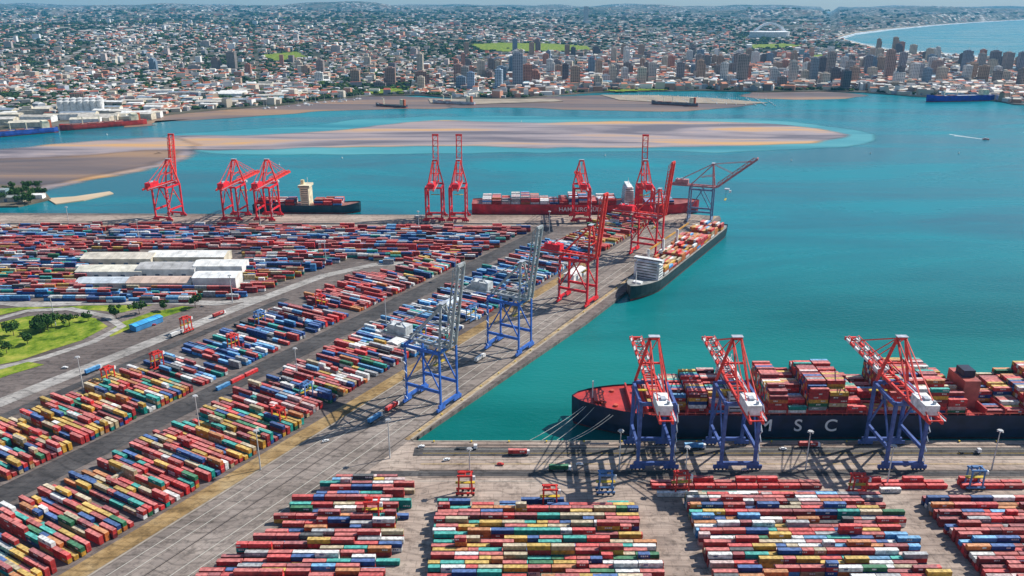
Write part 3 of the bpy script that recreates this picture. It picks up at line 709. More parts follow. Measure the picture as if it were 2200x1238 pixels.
# ================================================================== SHIP-TO-SHORE CRANES
M_ATTR = attr_mat('painted_steel', .55, spec=.35, var=.32, vscale=.3)
RED, RED2 = (.72, .018, .03), (.80, .05, .035)
BLUE, PALE, WHITE, GREYW, ORANGE = (.05, .13, .42), (.62, .62, .60), (.74, .74, .72), (.42, .45, .50), (.70, .13, .04)
CR = {}
def sts_crane(key, low, up, boom_ang, house, striped=False, k=1.0, wd=1.0):
    root = empty('ship_to_shore_crane')
    W = 10.5; Gy = 15; H = 46
    def P(name, mb, par=root): return mb.build(name, M_ATTR, par)
    for sx in (-1, 1):
        for sy in (-1, 1):
            mb = MB(); mb.bar((sx * W, sy * Gy, 3.4), (sx * W, sy * Gy, H), 2.0 * wd, 1.7 * wd, low); P('leg', mb)
    for sy in (-1, 1):
        mb = MB(); mb.bar((-W - 2.5, sy * Gy, 4.6), (W + 2.5, sy * Gy, 4.6), 1.8 * wd, 2.2, low); P('sill_beam', mb)
        for sx in (-1, 1):
            mb = MB(); mb.box(sx * W, sy * Gy, 1.2, 9.5, 1.3, 2.3, 0, low)
            bg = P('bogie', mb)
            for q in (-3.6, -1.3, 1.3, 3.6): mb2 = MB(); mb2.wheel(sx * W + q, sy * Gy, .75, .7, .7, 'y', 8, (.04, .04, .04)); P('wheel', mb2, bg)
    for sx in (-1, 1):
        mb = MB(); mb.bar((sx * W, -Gy, 15), (sx * W, Gy, 15), 1.6 * wd, 2.2, low)
        mb.bar((sx * W, -Gy, 16), (sx * W, 2, H - 1), 1. * wd, 1., low); mb.bar((sx * W, Gy, 16), (sx * W, -2, H - 1), 1. * wd, 1., low)
        mb.bar((sx * W, -Gy, H - 1), (sx * W, Gy, H - 1), 1.7 * wd, 2.2, low); P('portal_beam', mb)
    for sy in (-1, 1): mb = MB(); mb.bar((-W, sy * Gy, H), (W, sy * Gy, H), 1.7 * wd, 2.2, low); P('cross_beam', mb)
    # girder over the yard
    mb = MB()
    for sx in (-1, 1): mb.bar((sx * 3.6, -42, H + 2), (sx * 3.6, Gy + 4, H + 2), 1.3 * wd, 2.2, up)
    for i in range(10): y = -41 + i * 6.4; mb.bar((-3.6, y, H + 2.6), (3.6, y, H + 2.6), .7, .7, up)
    gd = P('girder', mb)
    mb = MB()
    for i in range(9): y = -42 + i * 6.8; mb.bar((5.4, y, H + 3), (5.4, y, H + 4.3), .2, .2, up)
    mb.bar((5.4, -42, H + 4.3), (5.4, 18, H + 4.3), .25, .25, up); mb.bar((5.2, -42, H + 3), (5.2, 18, H + 3), 1.1, .15, GREYW); P('walkway', mb, gd)
    # boom
    hy, hz = Gy + 4.5, H + 2; ca, sa = math.cos(R(boom_ang)), math.sin(R(boom_ang)); BL = 62
    def B(x, t, n): return (x, hy + t * ca - n * sa, hz + t * sa + n * ca)
    mb = MB(); cols = [up] if not striped else [up, WHITE]
    for i in range(8):
        c = cols[i % len(cols)]; t0, t1 = i * BL / 8, (i + 1) * BL / 8
        for sx in (-1, 1):
            mb.bar(B(sx * 3.4, t0, 0), B(sx * 3.4, t1, 0), 1.2 * wd, 2.0, c)
            mb.bar(B(sx * 3.4, t0, 1), B(sx * 3.4, (t0 + t1) / 2, 4), .5, .5, c); mb.bar(B(sx * 3.4, (t0 + t1) / 2, 4), B(sx * 3.4, t1, 1), .5, .5, c)
        mb.bar(B(-3.4, t0 + .5, .4), B(3.4, t0 + .5, .4), .7, .7, c); mb.bar(B(-3.4, t0 + .5, .4), B(3.4, t1, .4), .4, .4, c)
    mb.bar(B(-4.4, BL, .3), B(4.4, BL, .3), 1.6, 2.4, up)
    for sx in (-1, 1): mb.bar(B(sx * 3.4, 3, 4), B(sx * 3.4, BL - 4, 4), .45, .45, up)
    P('boom', mb)
    # apex frame
    top = 78; mb = MB()
    for sx in (-1, 1):
        mb.bar((sx * W * .95, Gy, H + 1), (sx * 2.6, Gy - 3, top), 1.5 * wd, 1.5, up)
        mb.bar((sx * 3.6, -Gy, H + 3), (sx * 2.6, Gy - 3.5, top - 1), 1.0 * wd, 1.0, up)
        mb.bar((sx * 5.4, Gy - 1.5, 63), (sx * 3.6, -2, 60), .7, .7, up)
    mb.bar((-3, Gy - 3, top), (3, Gy - 3, top), 2.2, 2.2, up); mb.bar((-7, Gy - 1.4, 60), (7, Gy - 1.4, 60), 1.1, 1.1, up)
    mb.box(0, Gy - 3, top + 1, 7, 4, .4, 0, GREYW); P('apex_frame', mb)
    for sx in (-1, 1):
        mb = MB(); mb.bar((sx * 2.6, Gy - 3.5, top), (sx * 3.6, -40, H + 3), .55, .55, up); P('back_stay', mb)
        mb = MB()
        if boom_ang < 60:
            mb.bar((sx * 2.6, Gy - 3, top), B(sx * 3.4, 27, 2), .5, .5, up); mb.bar((sx * 2.6, Gy - 3, top), B(sx * 3.4, 54, 2), .5, .5, up)
        else:
            mb.bar((sx * 2.6, Gy - 3, top), B(sx * 3.4, 24, 3), .5, .5, up); mb.bar(B(sx * 3.4, 24, 3.4), B(sx * 3.4, 52, 3.4), .5, .5, up)
        P('boom_stay', mb)
    mb = MB(); mb.box(0, -27, H + 3.2, 8.6, 17, 6.2, 0, house, shade(house, 1.15)); mh = P('machinery_house', mb)
    mb = MB(); mb.box(0, -27, H + 9.5, 3, 4, 1.2, 0, GREYW); P('roof_vent', mb, mh); mb = MB(); mb.box(2, -33, H + 9.5, 1.5, 1.5, 1.8, 0, GREYW); P('roof_vent', mb, mh)
    ty = 8 if boom_ang > 60 else 32
    mb = MB(); mb.box(0, ty, H - .6, 7.4, 6, 1.4, 0, GREYW, bottom=True); tr = P('trolley', mb)
    mb = MB(); mb.box(2.8, ty + 4.5, H - 3.6, 2.4, 2.6, 2.8, 0, WHITE, bottom=True); P('operator_cab', mb, tr)
    mb = MB(); mb.box(0, ty - 1, H - 14, 12.2, 2.3, .6, 0, (.6, .42, .03), bottom=True)
    for a in (-3, 3): mb.bar((a, ty - 1, H - 13.4), (a, ty - 1, H - .6), .15, .15, (.1, .1, .1))
    P('spreader', mb, tr)
    mb = MB(); z = 4; s = 1
    while z < 44: mb.bar((W + 1.8, -Gy + s * 1.8, z), (W + 1.8, -Gy - s * 1.8, z + 3.4), .6, .25, GREYW); z += 3.4; s = -s
    P('stair_tower', mb)
    KIDS[root.name] = list(root_children(root))
    for c in KIDS[root.name]: KIDS[c.name] = list(root_children(c))
    return root
def root_children(r): return [o for o in C.objects if o.parent == r]
def put(root, first, x, y, rz, label, group=None, z=PIER + .35):
    if first: root.location = (x, y, z); root.rotation_euler = (0, 0, rz); tag(root, label, 'crane', group); return root
    return place_copy(root, (x, y, z), rz, label, group, 'crane')
FQ = R(-6)
red_up = sts_crane('ru', RED, RED2, 84, RED); red_dn = sts_crane('rd', RED, RED2, 0, RED)
gy = lambda px: ff(px, 21)
def at_far(px): x, y = G(px, 470); return x, 1092 - 24 - (G(px, 462)[0] + 700) * .0125 + 2
x, y = at_far(365); put(red_up, True, x, y, R(-14), 'red ship crane with raised boom, alone at the left of the far quay', 'red ship cranes')
for px, lab in ((936, 'red crane with raised boom, left one of the close pair on the far quay'), (986, 'red crane with raised boom, right one of the close pair on the far quay'),
                (1381, 'red ship crane with raised boom near the right end of the far quay')):
    x, y = at_far(px); put(red_up, False, x, y, FQ * .3, lab, 'red ship cranes')
x, y = at_far(508); put(red_dn, True, x, y, FQ, 'red crane with lowered boom, left of the two side by side, far quay', 'red ship cranes')
for px, lab, rz in ((578, 'red crane with lowered boom, right of the two side by side, far quay', FQ), (1247, 'red ship crane with lowered boom beside the white deckhouse of the red ship', 0)):
    x, y = at_far(px); put(red_dn, False, x, y, rz, lab, 'red ship cranes')
SR = UANG + math.pi                              # side quay: crane +y must point to the water (-v)
def rot_uv(): return math.atan2(-VD.y, -VD.x) - math.pi / 2
RUV = rot_uv()
for px, py, lab in ((1262, 652, 'big red ship crane with raised boom on the slanting quay, nearest of the two there'), (1400, 548, 'red ship crane with raised boom far up the slanting quay beside the moored ship')):
    u, v = uv_of(*G(px, py)); x, y = UV(u, 20.5); put(red_up, False, x, y, RUV, lab, 'red ship cranes')
blue_up = sts_crane('bu', (.04, .14, .50), (.36, .38, .38), 82, (.5, .52, .52), wd=.72)
u, v = uv_of(*G(1110, 752)); x, y = UV(u, 20.5); put(blue_up, True, x, y, RUV, 'blue legged ship crane with pale raised boom, farther of the two on the slanting quay', 'blue legged ship cranes')
u, v = uv_of(*G(928, 862)); x, y = UV(u, 20.5); put(blue_up, False, x, y, RUV, 'blue legged ship crane with pale raised boom nearest the quay corner', 'blue legged ship cranes')
end = sts_crane('en', (.16, .22, .34), (.50, .16, .16), 40, (.45, .2, .2))
x, y = G(1508, 474); put(end, True, x - 4, y - 4, RUV + R(10), 'grey blue ship crane with half raised boom at the tip of the pier')
berth = sts_crane('be', (.07, .12, .33), (.74, .06, .045), 0, WHITE, striped=True)
for i, (cx, lab) in enumerate(((89, 'blue crane with red and white boom over the bow of the big container ship'), (141, 'middle blue crane with red and white boom over the big container ship'),
                               (244, 'rightmost blue crane with red and white boom over the big container ship'))):
    put(berth, i == 0, cx, 452.2, 0, lab, 'cranes over the big container ship')

# ================================================================== SHIPS
M_HULL = attr_mat('hull_paint', .5, spec=.4, var=.4, vscale=.12)
M_DECKW = mat('deckhouse_white', (.78, .77, .73), .5, var=.06, scale=.05)
M_GLASS = mat('dark_glass', (.02, .03, .04), .15, var=0, spec=.6)
def hull(parent, L, Bm, D, col, boot, deck, bow=-1, flare=.16, name='hull'):
    """hull along x, bow towards -x when bow = -1"""
    N = 26; mb = MB(); ring = []
    lv = [(-1.5, .86, boot), (1.6, .93, boot), (2.0, .94, col), (D * .5, .985, col), (D, 1., col), (D + 1.2, 1., col)]
    def half(t, k):
        a = 1.
        if t < .16: s = t / .16; a = math.sin(s * math.pi / 2) ** (.62 + (1 - k) * 4)
        if t > .93: a = 1 - .22 * ((t - .93) / .07) ** 2
        return a * k
    def xx(t, k): return -bow * (t - .5) * L + (bow * (flare * D * (k - .86) * 6) * max(0, 1 - t / .12) if t < .12 else 0)
    rows = []
    for z, k, c in lv:
        rr = []
        for i in range(N + 1):
            t = (i / N) ** 1.35; zz = z + (3.0 * max(0, 1 - t / .14) if z >= D else 0)
            rr.append((xx(t, k), half(t, k) * Bm / 2, zz))
        rows.append(rr)
    for s in (-1, 1):
        for j in range(len(lv) - 1):
            for i in range(N):
                a, b, c_, d = rows[j][i], rows[j][i + 1], rows[j + 1][i + 1], rows[j + 1][i]
                q = [(p[0], p[1] * s, p[2]) for p in (a, b, c_, d)]
                mb.quad(q if s * bow > 0 else q[::-1], lv[j][2] if j < 2 else col)
    for j in range(len(lv) - 1):
        a, b = rows[j][N], rows[j + 1][N]; mb.quad([(a[0], -a[1], a[2]), (a[0], a[1], a[2]), (b[0], b[1], b[2]), (b[0], -b[1], b[2])], lv[j][2] if j < 2 else col)
    h = mb.build(name, M_HULL, parent)
    md = MB(); rr = rows[4]
    for i in range(N):
        a, b = rr[i], rr[i + 1]; md.quad([(a[0], -a[1] * .99, a[2] - .1), (b[0], -b[1] * .99, b[2] - .1), (b[0], b[1] * .99, b[2] - .1), (a[0], a[1] * .99, a[2] - .1)], deck)
    md.build('deck', M_HULL, parent)
    return h
def deckhouse(parent, x, wy, z, lx, n, fun=True, col=None, bridge=True):
    mb = MB()
    for i in range(n): mb.box(x, 0, z + i * 2.9, lx - i * .4, wy * (1 if i < n - 1 else .8), 2.6, 0, WHITE); mb.box(x, 0, z + i * 2.9 + 2.6, lx + .6 - i * .4, wy * (1 if i < n - 1 else .8) + .6, .3, 0, WHITE)
    if bridge: mb.box(x, 0, z + n * 2.9, lx * .5, wy * 1.15, 2.8, 0, WHITE)
    d = mb.build('deckhouse', M_HULL, parent)
    g = MB()
    for i in range(n):
        for s in (-1, 1):
            g.box(x + s * (lx / 2 - i * .2 + .02), 0, z + i * 2.9 + 1, .15, wy * .8, .9, 0)
        g.box(x, -wy / 2 * (1 if i < n - 1 else .8) - .02, z + i * 2.9 + 1, lx * .7, .15, .9, 0)
    if bridge:
        g.box(x, 0, z + n * 2.9 + 1.2, lx * .5 + .2, wy * 1.1, 1., 0)
    g.build('window_band', M_GLASS, d)
    m2 = MB(); m2.bar((x, 0, z + n * 2.9 + 2.8), (x, 0, z + n * 2.9 + 12), .6, .6, WHITE); m2.bar((x, -4, z + n * 2.9 + 8), (x, 4, z + n * 2.9 + 8), .4, .4, WHITE); m2.build('radar_mast', M_HULL, d)
def text_mesh(name, s, size, loc, rot, m, parent, spacing=1.):
    cu = bpy.data.curves.new(name, 'FONT'); cu.body = s; cu.size = size; cu.extrude = .03; cu.space_character = spacing; cu.offset = size * .012
    cu.align_x = 'CENTER'; cu.align_y = 'BOTTOM'
    t = bpy.data.objects.new('tmp', cu); C.objects.link(t); bpy.context.view_layer.update()
    me = bpy.data.meshes.new_from_object(t.evaluated_get(bpy.context.evaluated_depsgraph_get())); bpy.data.objects.remove(t)
    me.materials.clear(); me.materials.append(m)
    o = bpy.data.objects.new(name, me); C.objects.link(o); o.parent = parent; o.location = loc; o.rotation_euler = rot; return o
M_LET = mat('lettering_white', (.8, .8, .78), .6, var=0)
ship_mb = rest_mb
SHIPBOX = []
def stow(cx, cy, rz, bays, rows, zdeck, pal, pitch=13.0, hfun=None, Lb=12.19):
    ca, sa = math.cos(rz), math.sin(rz)
    for (xb, top, lo, hi) in bays:
        for r in range(lo, hi):
            yy = (r - (rows - 1) / 2) * 2.5
            n = max(0, top + rc.choice((0, 0, 0, -1)))
            for t in range(n):
                k = pick(pal)
                if rc.random() < .5 or True:
                    ship_mb_box(cx + xb * ca - yy * sa, cy + xb * sa + yy * ca, zdeck + t * 2.62, rz, Lb, k)
def ship_mb_box(x, y, z, rz, L, k): box_mesh(ship_mb, L, k, rc.uniform(.8, 1.2), x, y, z, rz)

# the big container ship at the front berth
bs = empty('container_ship', (44 + 183, 502.5, 0), 0, 'huge navy blue container ship with red deck moored at the front quay', 'ship')
NAVY = (.014, .018, .05)
hull(bs, 366, 48, 18, NAVY, (.16, .02, .02), (.42, .035, .03))
X0 = -183
mb = MB()
mb.box(X0 + 16, 0, 20.6, 7, 16, 1.2, 0, (.5, .06, .04)); mb.bar((X0 + 12, 0, 19), (X0 + 12, 0, 33), .8, .8, WHITE)
for s in (-1, 1): mb.cyl(X0 + 19, s * 8, 19, 2, 2, 10, col=(.5, .09, .05)); mb.cyl(X0 + 27, s * 11, 18.6, 1.6, 2, 10, col=(.5, .09, .05))
mb.box(X0 + 37, 0, 18, 1, 36, 5, 0, (.5, .05, .04)); mb.build('bow_gear', M_HULL, bs)
g = MB()
for s in (-1, 1):
    for i in range(46): x = X0 + 44 + i * 7; g.bar((x, s * 23.6, 18), (x, s * 23.6, 20.6), .35, .35, (.6, .1, .07))
    g.bar((X0 + 44, s * 23.6, 20.6), (X0 + 362, s * 23.6, 20.6), .35, .35, (.6, .1, .07))
g.build('deck_rail', M_HULL, bs)
g = MB()
for i in range(24): g.box(X0 + 47 + i * 13.3, 0, 18, 1.1, 46, 5.5, 0, (.42, .04, .035))
g.build('lashing_bridge', M_HULL, bs)
e = empty('fore_island', (X0 + 112, 0, 18)); e.parent = bs
C.objects.unlink(e); bpy.data.objects.remove(e)
deckhouse(bs, X0 + 106, 40, 18, 11, 8)
mb = MB(); mb.box(X0 + 268, 0, 18, 11, 22, 20, 0, (.42, .10, .08)); mb.box(X0 + 268, 0, 38, 8, 10, 5, 0, NAVY); mb.build('funnel', M_HULL, bs)
for s_, lx in (('M', -57), ('S', -35), ('C', -13)): text_mesh('lettering', s_, 12.5, (lx, -24.35, 5.2), (R(90), 0, 0), M_LET, bs)
for z0, (xx_, n) in ((0, (0, 0)),):
    pass
bays = []
plan = {0: 3, 1: 4, 2: 5, 3: 5, 6: 7, 7: 5, 8: 8, 9: 8, 10: 4, 11: 3, 12: 8, 13: 8, 14: 8, 15: 5, 17: 3, 18: 4, 19: 5, 20: 7, 21: 8, 22: 8, 23: 7}
for i, n in plan.items(): bays.append((X0 + 54 + i * 13.3, n))
for xb, n in bays:
    i = round((xb - X0 - 54) / 13.3)
    for r in range(18):
        t0 = n if r > 2 else max(1, n - rc.choice((0, 1, 2, 3)))
        if i in (7, 10, 11, 17, 18) and r < 7: t0 = max(1, t0 - 2)
        if i < 3 and (r < 3 - i or r > 14 + i): continue
        for t in range(t0 + rc.choice((0, 0, -1))):
            ship_mb_box(227 + xb, 502.5 + (r - 8.5) * 2.5, 19.6 + t * 2.62, 0, 12.19, pick(PAL_RED if rc.random() < .5 else PAL_YEL))
# mooring lines
mr = MB()
for a, b in (((52, 494, 19), (20, 473, 3.6)), ((52, 496, 19), (12, 473, 3.6)), ((56, 490, 19), (30, 473, 3.6)), ((66, 482, 18), (38, 473, 3.6)), ((68, 481, 18), (41, 473, 3.6))):
    p = Vector(a); q = Vector(b); last = p
    for i in range(1, 9):
        t = i / 8; c = p.lerp(q, t) - Vector((0, 0, 4 * t * (1 - t) * 1.5)); mr.bar(last, c, .22, .22, (.7, .68, .6)); last = c
mo = mr.build('mooring_line', M_HULL, bs); mo.matrix_parent_inverse = Matrix.Translation((-227, -502.5, 0))

# red ship on the far quay
x0, x1 = -56, 262; yq = 1112
rs = empty('container_ship', ((x0 + x1) / 2, yq, 0), R(-.8), 'long red hulled container ship with white deckhouse behind the far quay', 'ship')
hull(rs, 318, 40, 15, (.50, .015, .025), (.25, .02, .02), (.35, .10, .08), bow=1)
deckhouse(rs, 60, 34, 15, 14, 8)
mb = MB(); mb.box(76, 0, 15, 9, 12, 27, 0, (.6, .05, .04), WHITE); mb.build('funnel', M_HULL, rs)
text_mesh('lettering', 'HAMBURG SÜD', 8.2, (-8, -20.5, 5.2), (R(90), 0, 0), M_LET, rs, 1.05)
for i in range(20):
    xb = -138 + i * 13.4
    if 42 < xb < 88: continue
    n = [3, 3, 2, 4, 4, 3, 2, 1, 2, 4, 4, 2, 3, 3, 2, 4, 3, 1, 2, 2][i]
    for r in range(14):
        for t in range(max(0, n + rc.choice((0, 0, -1)))):
            ship_mb_box((x0 + x1) / 2 + xb, yq + (r - 6.5) * 2.5 - xb * .014, 16 + t * 2.62, 0, 12.19, pick(PAL_BLUE if xb > 60 else PAL_RED if i % 3 else PAL_WHITE))
# ship left of it
ls = empty('container_ship', (-291, 1117, 0), R(-.8), 'dark hulled ship with cream deckhouse tower behind the far quay', 'ship')
hull(ls, 150, 27, 11, (.012, .05, .07), (.30, .05, .03), (.35, .16, .12), bow=1)
mb = MB(); mb.box(0, 0, 11, 12, 22, 26, 0, (.72, .62, .42)); mb.box(0, 0, 37, 16, 24, 3, 0, (.75, .66, .46)); mb.box(-4, 0, 40, 4, 6, 6, 0, (.6, .5, .3)); mb.bar((3, 0, 40), (3, 0, 50), .6, .6, WHITE)
dh = mb.build('deckhouse', M_HULL, ls)
g = MB(); [g.box(0, -11.05, 13 + i * 3, 9, .2, .9, 0) for i in range(8)]; g.box(0, -12.05, 38, 15, .2, 1.1, 0); g.build('window_band', M_GLASS, dh)
for i in range(9):
    xb = -62 + i * 13.4
    if abs(xb) < 15: continue
    for r in range(9):
        for t in range(rc.choice((1, 2, 3, 3))): ship_mb_box(-291 + xb, 1117 + (r - 4) * 2.5, 12 + t * 2.62, 0, 12.19, pick(PAL_RED))
# another feeder between crane pair and tower
# ship moored on the slanting quay
u0, _ = uv_of(*G(1352, 640)); u1, _ = uv_of(*G(1512, 492))
uc = (u0 + u1) / 2; cxs, cys = UV(uc, -21)
ss = empty('container_ship', (cxs, cys, 0), UANG, 'dark hulled container ship with orange cargo along the slanting quay', 'ship')
LS = u1 - u0
hull(ss, LS, 33, 12, (.02, .035, .04), (.3, .04, .03), (.30, .30, .28))
deckhouse(ss, -LS / 2 + 46, 27, 12, 12, 6)
mb = MB(); mb.box(-LS / 2 + 17, 0, 13.5, 6, 9, 2, 0, WHITE); mb.bar((-LS / 2 + 12, 0, 12), (-LS / 2 + 12, 0, 27), .7, .7, WHITE)
for q in (0, 1, 2): mb.bar((-LS / 2 + 70 + q * 46, 10, 12), (-LS / 2 + 70 + q * 46, 10, 34), 2.2, 2.2, WHITE); mb.bar((-LS / 2 + 70 + q * 46, 10, 33), (-LS / 2 + 96 + q * 46, 6, 36), 1.4, 1.4, (.6, .3, .05))
mb.build('deck_crane', M_HULL, ss)
nb = int((LS - 70) / 13.4)
for i in range(nb):
    xb = -LS / 2 + 64 + i * 13.4; n = rc.choice((1, 2, 3, 4))
    for r in range(11):
        for t in range(max(0, n + rc.choice((0, -1, 0)))):
            yy = (r - 5) * 2.5; ca, sa = math.cos(UANG), math.sin(UANG)
            ship_mb_box(cxs + xb * ca - yy * sa, cys + xb * sa + yy * ca, 13 + t * 2.62, UANG, 12.19, pick([('brown orange', 30), ('bright red', 16), ('rust red', 16), ('mustard yellow', 14), ('white', 8), ('light blue', 6), ('tan', 8)]))
# ships at the wharf on the far left
def small_ship(x, y, rz, L, B, D, col, deck, label, group=None, house=(.78, .7, .5), aft=1, cranes=3):
    r = empty('cargo_ship', (x, y, 0), rz, label, 'ship', group)
    hull(r, L, B, D, col, (.35, .03, .02), deck)
    m = MB(); hx = aft * L * .36; m.box(hx, 0, D, L * .09, B * .85, 14, 0, house); m.box(hx, 0, D + 14, L * .07, B * .9, 3, 0, house); m.box(hx + aft * L * .06, 0, D, 6, 7, 17, 0, (.5, .12, .05)); m.build('deckhouse', M_HULL, r)
    m = MB()
    for q in range(cranes): xx_ = -L * .32 + q * L * .19; m.box(xx_, 0, D, L * .1, B * .6, 2.2, 0, (.30, .12, .08)); m.bar((xx_ + L * .08, 0, D), (xx_ + L * .08, 0, D + 17), 1.8, 1.8, house); m.bar((xx_ + L * .08, 0, D + 16), (xx_ + L * .02, 0, D + 20), 1., 1., house)
    m.build('deck_crane', M_HULL, r); return r
def ship_px(px, py, L, px2, py2, **k):
    a = Vector(G(px, py, 0)); b = Vector(G(px2, py2, 0)); c = (a + b) / 2
    return small_ship(c.x, c.y, math.atan2((b - a).y, (b - a).x), (b - a).length, **k)
ship_px(-60, 299, 0, 124, 283, B=26, D=11, col=(.04, .10, .42), deck=(.30, .22, .16), label='blue hulled cargo ship with red waterline at the left edge wharf')
ship_px(130, 281, 0, 314, 266, B=26, D=11, col=(.50, .04, .03), deck=(.30, .14, .10), label='red hulled cargo ship at the wharf below the cream sheds')
ship_px(808, 228, 0, 874, 232, B=15, D=6, col=(.06, .07, .10), deck=(.3, .3, .3), label='small dark harbour ship anchored off the mudflat', cranes=1)
ship_px(1990, 219, 0, 2130, 216, B=26, D=17, col=(.01, .03, .36), deck=(.6, .6, .6), label='deep blue ship with grey deck moored at the right point', cranes=2)
ship_px(2140, 216, 0, 2215, 222, B=22, D=14, col=(.6, .6, .62), deck=(.5, .4, .36), label='white hulled ship moored at the right edge of the point', cranes=2)
ship_px(930, 222, 0, 1020, 226, B=16, D=8, col=(.42, .42, .46), deck=(.55, .5, .42), label='grey ship alongside the pale dock across the bay', cranes=2)
ship_px(1400, 224, 0, 1500, 229, B=14, D=8, col=(.14, .13, .16), deck=(.5, .45, .4), label='charcoal grey ship beside the marina tongue', cranes=2)
ship_px(1950, 203, 0, 1985, 205, B=12, D=6, col=(.7, .7, .7), deck=(.5, .5, .5), label='little white ship left of the deep blue ship', cranes=1)

tag(rest_mb.build('container_stacks', M_BOX), 'closely packed freight containers of all colours on the yard and ships', 'containers', kind='stuff')

# ================================================================== YARD BUILDINGS AND MACHINES
def shed(x, y, rz, L, W, H, wall, roof, label, group=None, name='warehouse', z=PIER + .3, cat='warehouse', doors=True, rise=None):
    r = empty(name, (x, y, z), rz, label, cat, group)
    m = MB(); m.box(0, 0, 0, L, W, H, 0, wall); m.build('wall', M_BLD, r)
    rise = rise if rise is not None else W * .13; m = MB(); a, b = L / 2 + .5, W / 2 + .5; z0 = H + .02
    m.quad([(-a, -b, z0), (a, -b, z0), (a, 0, z0 + rise), (-a, 0, z0 + rise)], roof); m.quad([(a, b, z0), (-a, b, z0), (-a, 0, z0 + rise), (a, 0, z0 + rise)], roof)
    m.quad([(-a, b, z0), (-a, -b, z0), (-a, 0, z0 + rise)], wall); m.quad([(a, -b, z0), (a, b, z0), (a, 0, z0 + rise)], wall)
    n = int(L / 9)
    for i in range(n): xx = -L / 2 + (i + .5) * L / n; m.bar((xx, -b, z0 + .1), (xx, 0, z0 + rise + .1), .5, .15, shade(roof, .8))
    m.build('roof', M_BLD, r)
    if doors and L > 25:
        for i in range(int(L / 14)):
            m = MB(); m.box(-L / 2 + 8 + i * 14, -W / 2 - .05, 0, 4.5, .12, 4.6, 0, (.12, .16, .22)); m.build('door', M_BLD, r)
    return r
M_BLD = attr_mat('building_paint', .75, var=.3, vscale=.12)
M_TOWER = attr_mat('tower_facade', .6, win=True, var=.1, vscale=.02)
CREAM, OFFW = (.62, .55, .42), (.78, .77, .73)
k = 0
for (px, py, L, W, H, wc, rc_, lb) in ((262, 566, 78, 26, 9, CREAM, (.62, .56, .47), 'cream walled warehouse with dull cream roof, back left of the yard group'),
        (408, 562, 88, 26, 9, CREAM, OFFW, 'long white roofed warehouse, back right of the yard group'), (246, 592, 70, 24, 8, OFFW, (.70, .66, .55), 'warehouse with pale cream roof, left in the yard group'),
        (368, 590, 62, 26, 10, OFFW, (.45, .44, .43), 'grey roofed warehouse in the middle of the yard group'), (478, 588, 52, 24, 12, OFFW, OFFW, 'tall white warehouse at the right end of the yard group'),
        (236, 616, 60, 20, 7, CREAM, (.55, .60, .64), 'low warehouse with grey roof, front left of the yard group'), (352, 617, 66, 22, 8, CREAM, (.56, .42, .34), 'front middle warehouse of the yard group, brown roof'),
        (470, 616, 44, 22, 13, (.72, .70, .64), (.8, .8, .78), 'block shaped white office building, front right of the yard group')):
    x, y = G(px, py); shed(x, y, 0, L, W, H, wc, rc_, lb, None)
a, b = Vector(G(286, 712)), Vector(G(344, 690)); c = (a + b) / 2
shed(c.x, c.y, math.atan2((b - a).y, (b - a).x), (b - a).length, 9, 5, (.05, .22, .45), (.06, .36, .68), 'long narrow shed with bright blue roof beside the pale road', cat='shed', name='blue_roof_shed', doors=False)
a, b = Vector(G(40, 668)), Vector(G(66, 652))
shed(*G(1235, 596), UANG, 30, 12, 7, OFFW, OFFW, 'small white building among the stacks of the far slanting yard', cat='building', name='yard_office')
shed(*G(862, 742), UANG, 24, 11, 6, (.6, .6, .58), OFFW, 'small white roofed workshop beside the inner yard road', cat='building', name='yard_workshop')
shed(*G(965, 662), UANG, 26, 10, 6, (.5, .52, .56), (.55, .62, .7), 'small grey roofed workshop up the inner yard road', cat='building', name='yard_workshop')

def straddle(col):
    r = empty('straddle_carrier'); H = 13.5
    for sx in (-1, 1):
        for sy in (-1, 1):
            m = MB(); m.bar((sx * 4, sy * 2.4, 1), (sx * 3.6, sy * 2.4, H), .8, .7, col); m.build('leg', M_ATTR, r)
    for sy in (-1, 1):
        m = MB(); m.bar((-5.6, sy * 2.4, 1.9), (5.6, sy * 2.4, 1.9), .9, .9, col); s = m.build('side_beam', M_ATTR, r)
        for q in (-4.8, -1.7, 1.7, 4.8): m = MB(); m.wheel(q, sy * 2.4, .8, .8, .6, 'y', 10, (.03, .03, .03)); m.build('wheel', M_ATTR, s)
    m = MB(); [m.bar((-4.6, sy * 2.4, H), (4.6, sy * 2.4, H), .8, 1., col) for sy in (-1, 1)]; [m.bar((q, -2.4, H), (q, 2.4, H), .8, .8, col) for q in (-3.6, 0, 3.6)]
    m.box(-1.5, 0, H + .5, 3.5, 2.2, 1.3, 0, shade(col, .8)); m.build('top_frame', M_ATTR, r)
    m = MB(); m.box(5.2, -1.7, H - 2.6, 1.7, 1.6, 2.3, 0, WHITE, bottom=True); m.build('operator_cab', M_ATTR, r)
    m = MB(); m.box(0, 0, 7.5, 11.5, 2.2, .5, 0, (.55, .38, .03), bottom=True); m.build('spreader', M_ATTR, r)
    KIDS[r.name] = root_children(r)
    for c in KIDS[r.name]: KIDS[c.name] = root_children(c)
    return r
sr = straddle((.62, .04, .03)); sb = straddle((.10, .22, .45)); first = {'r': True, 'b': True}
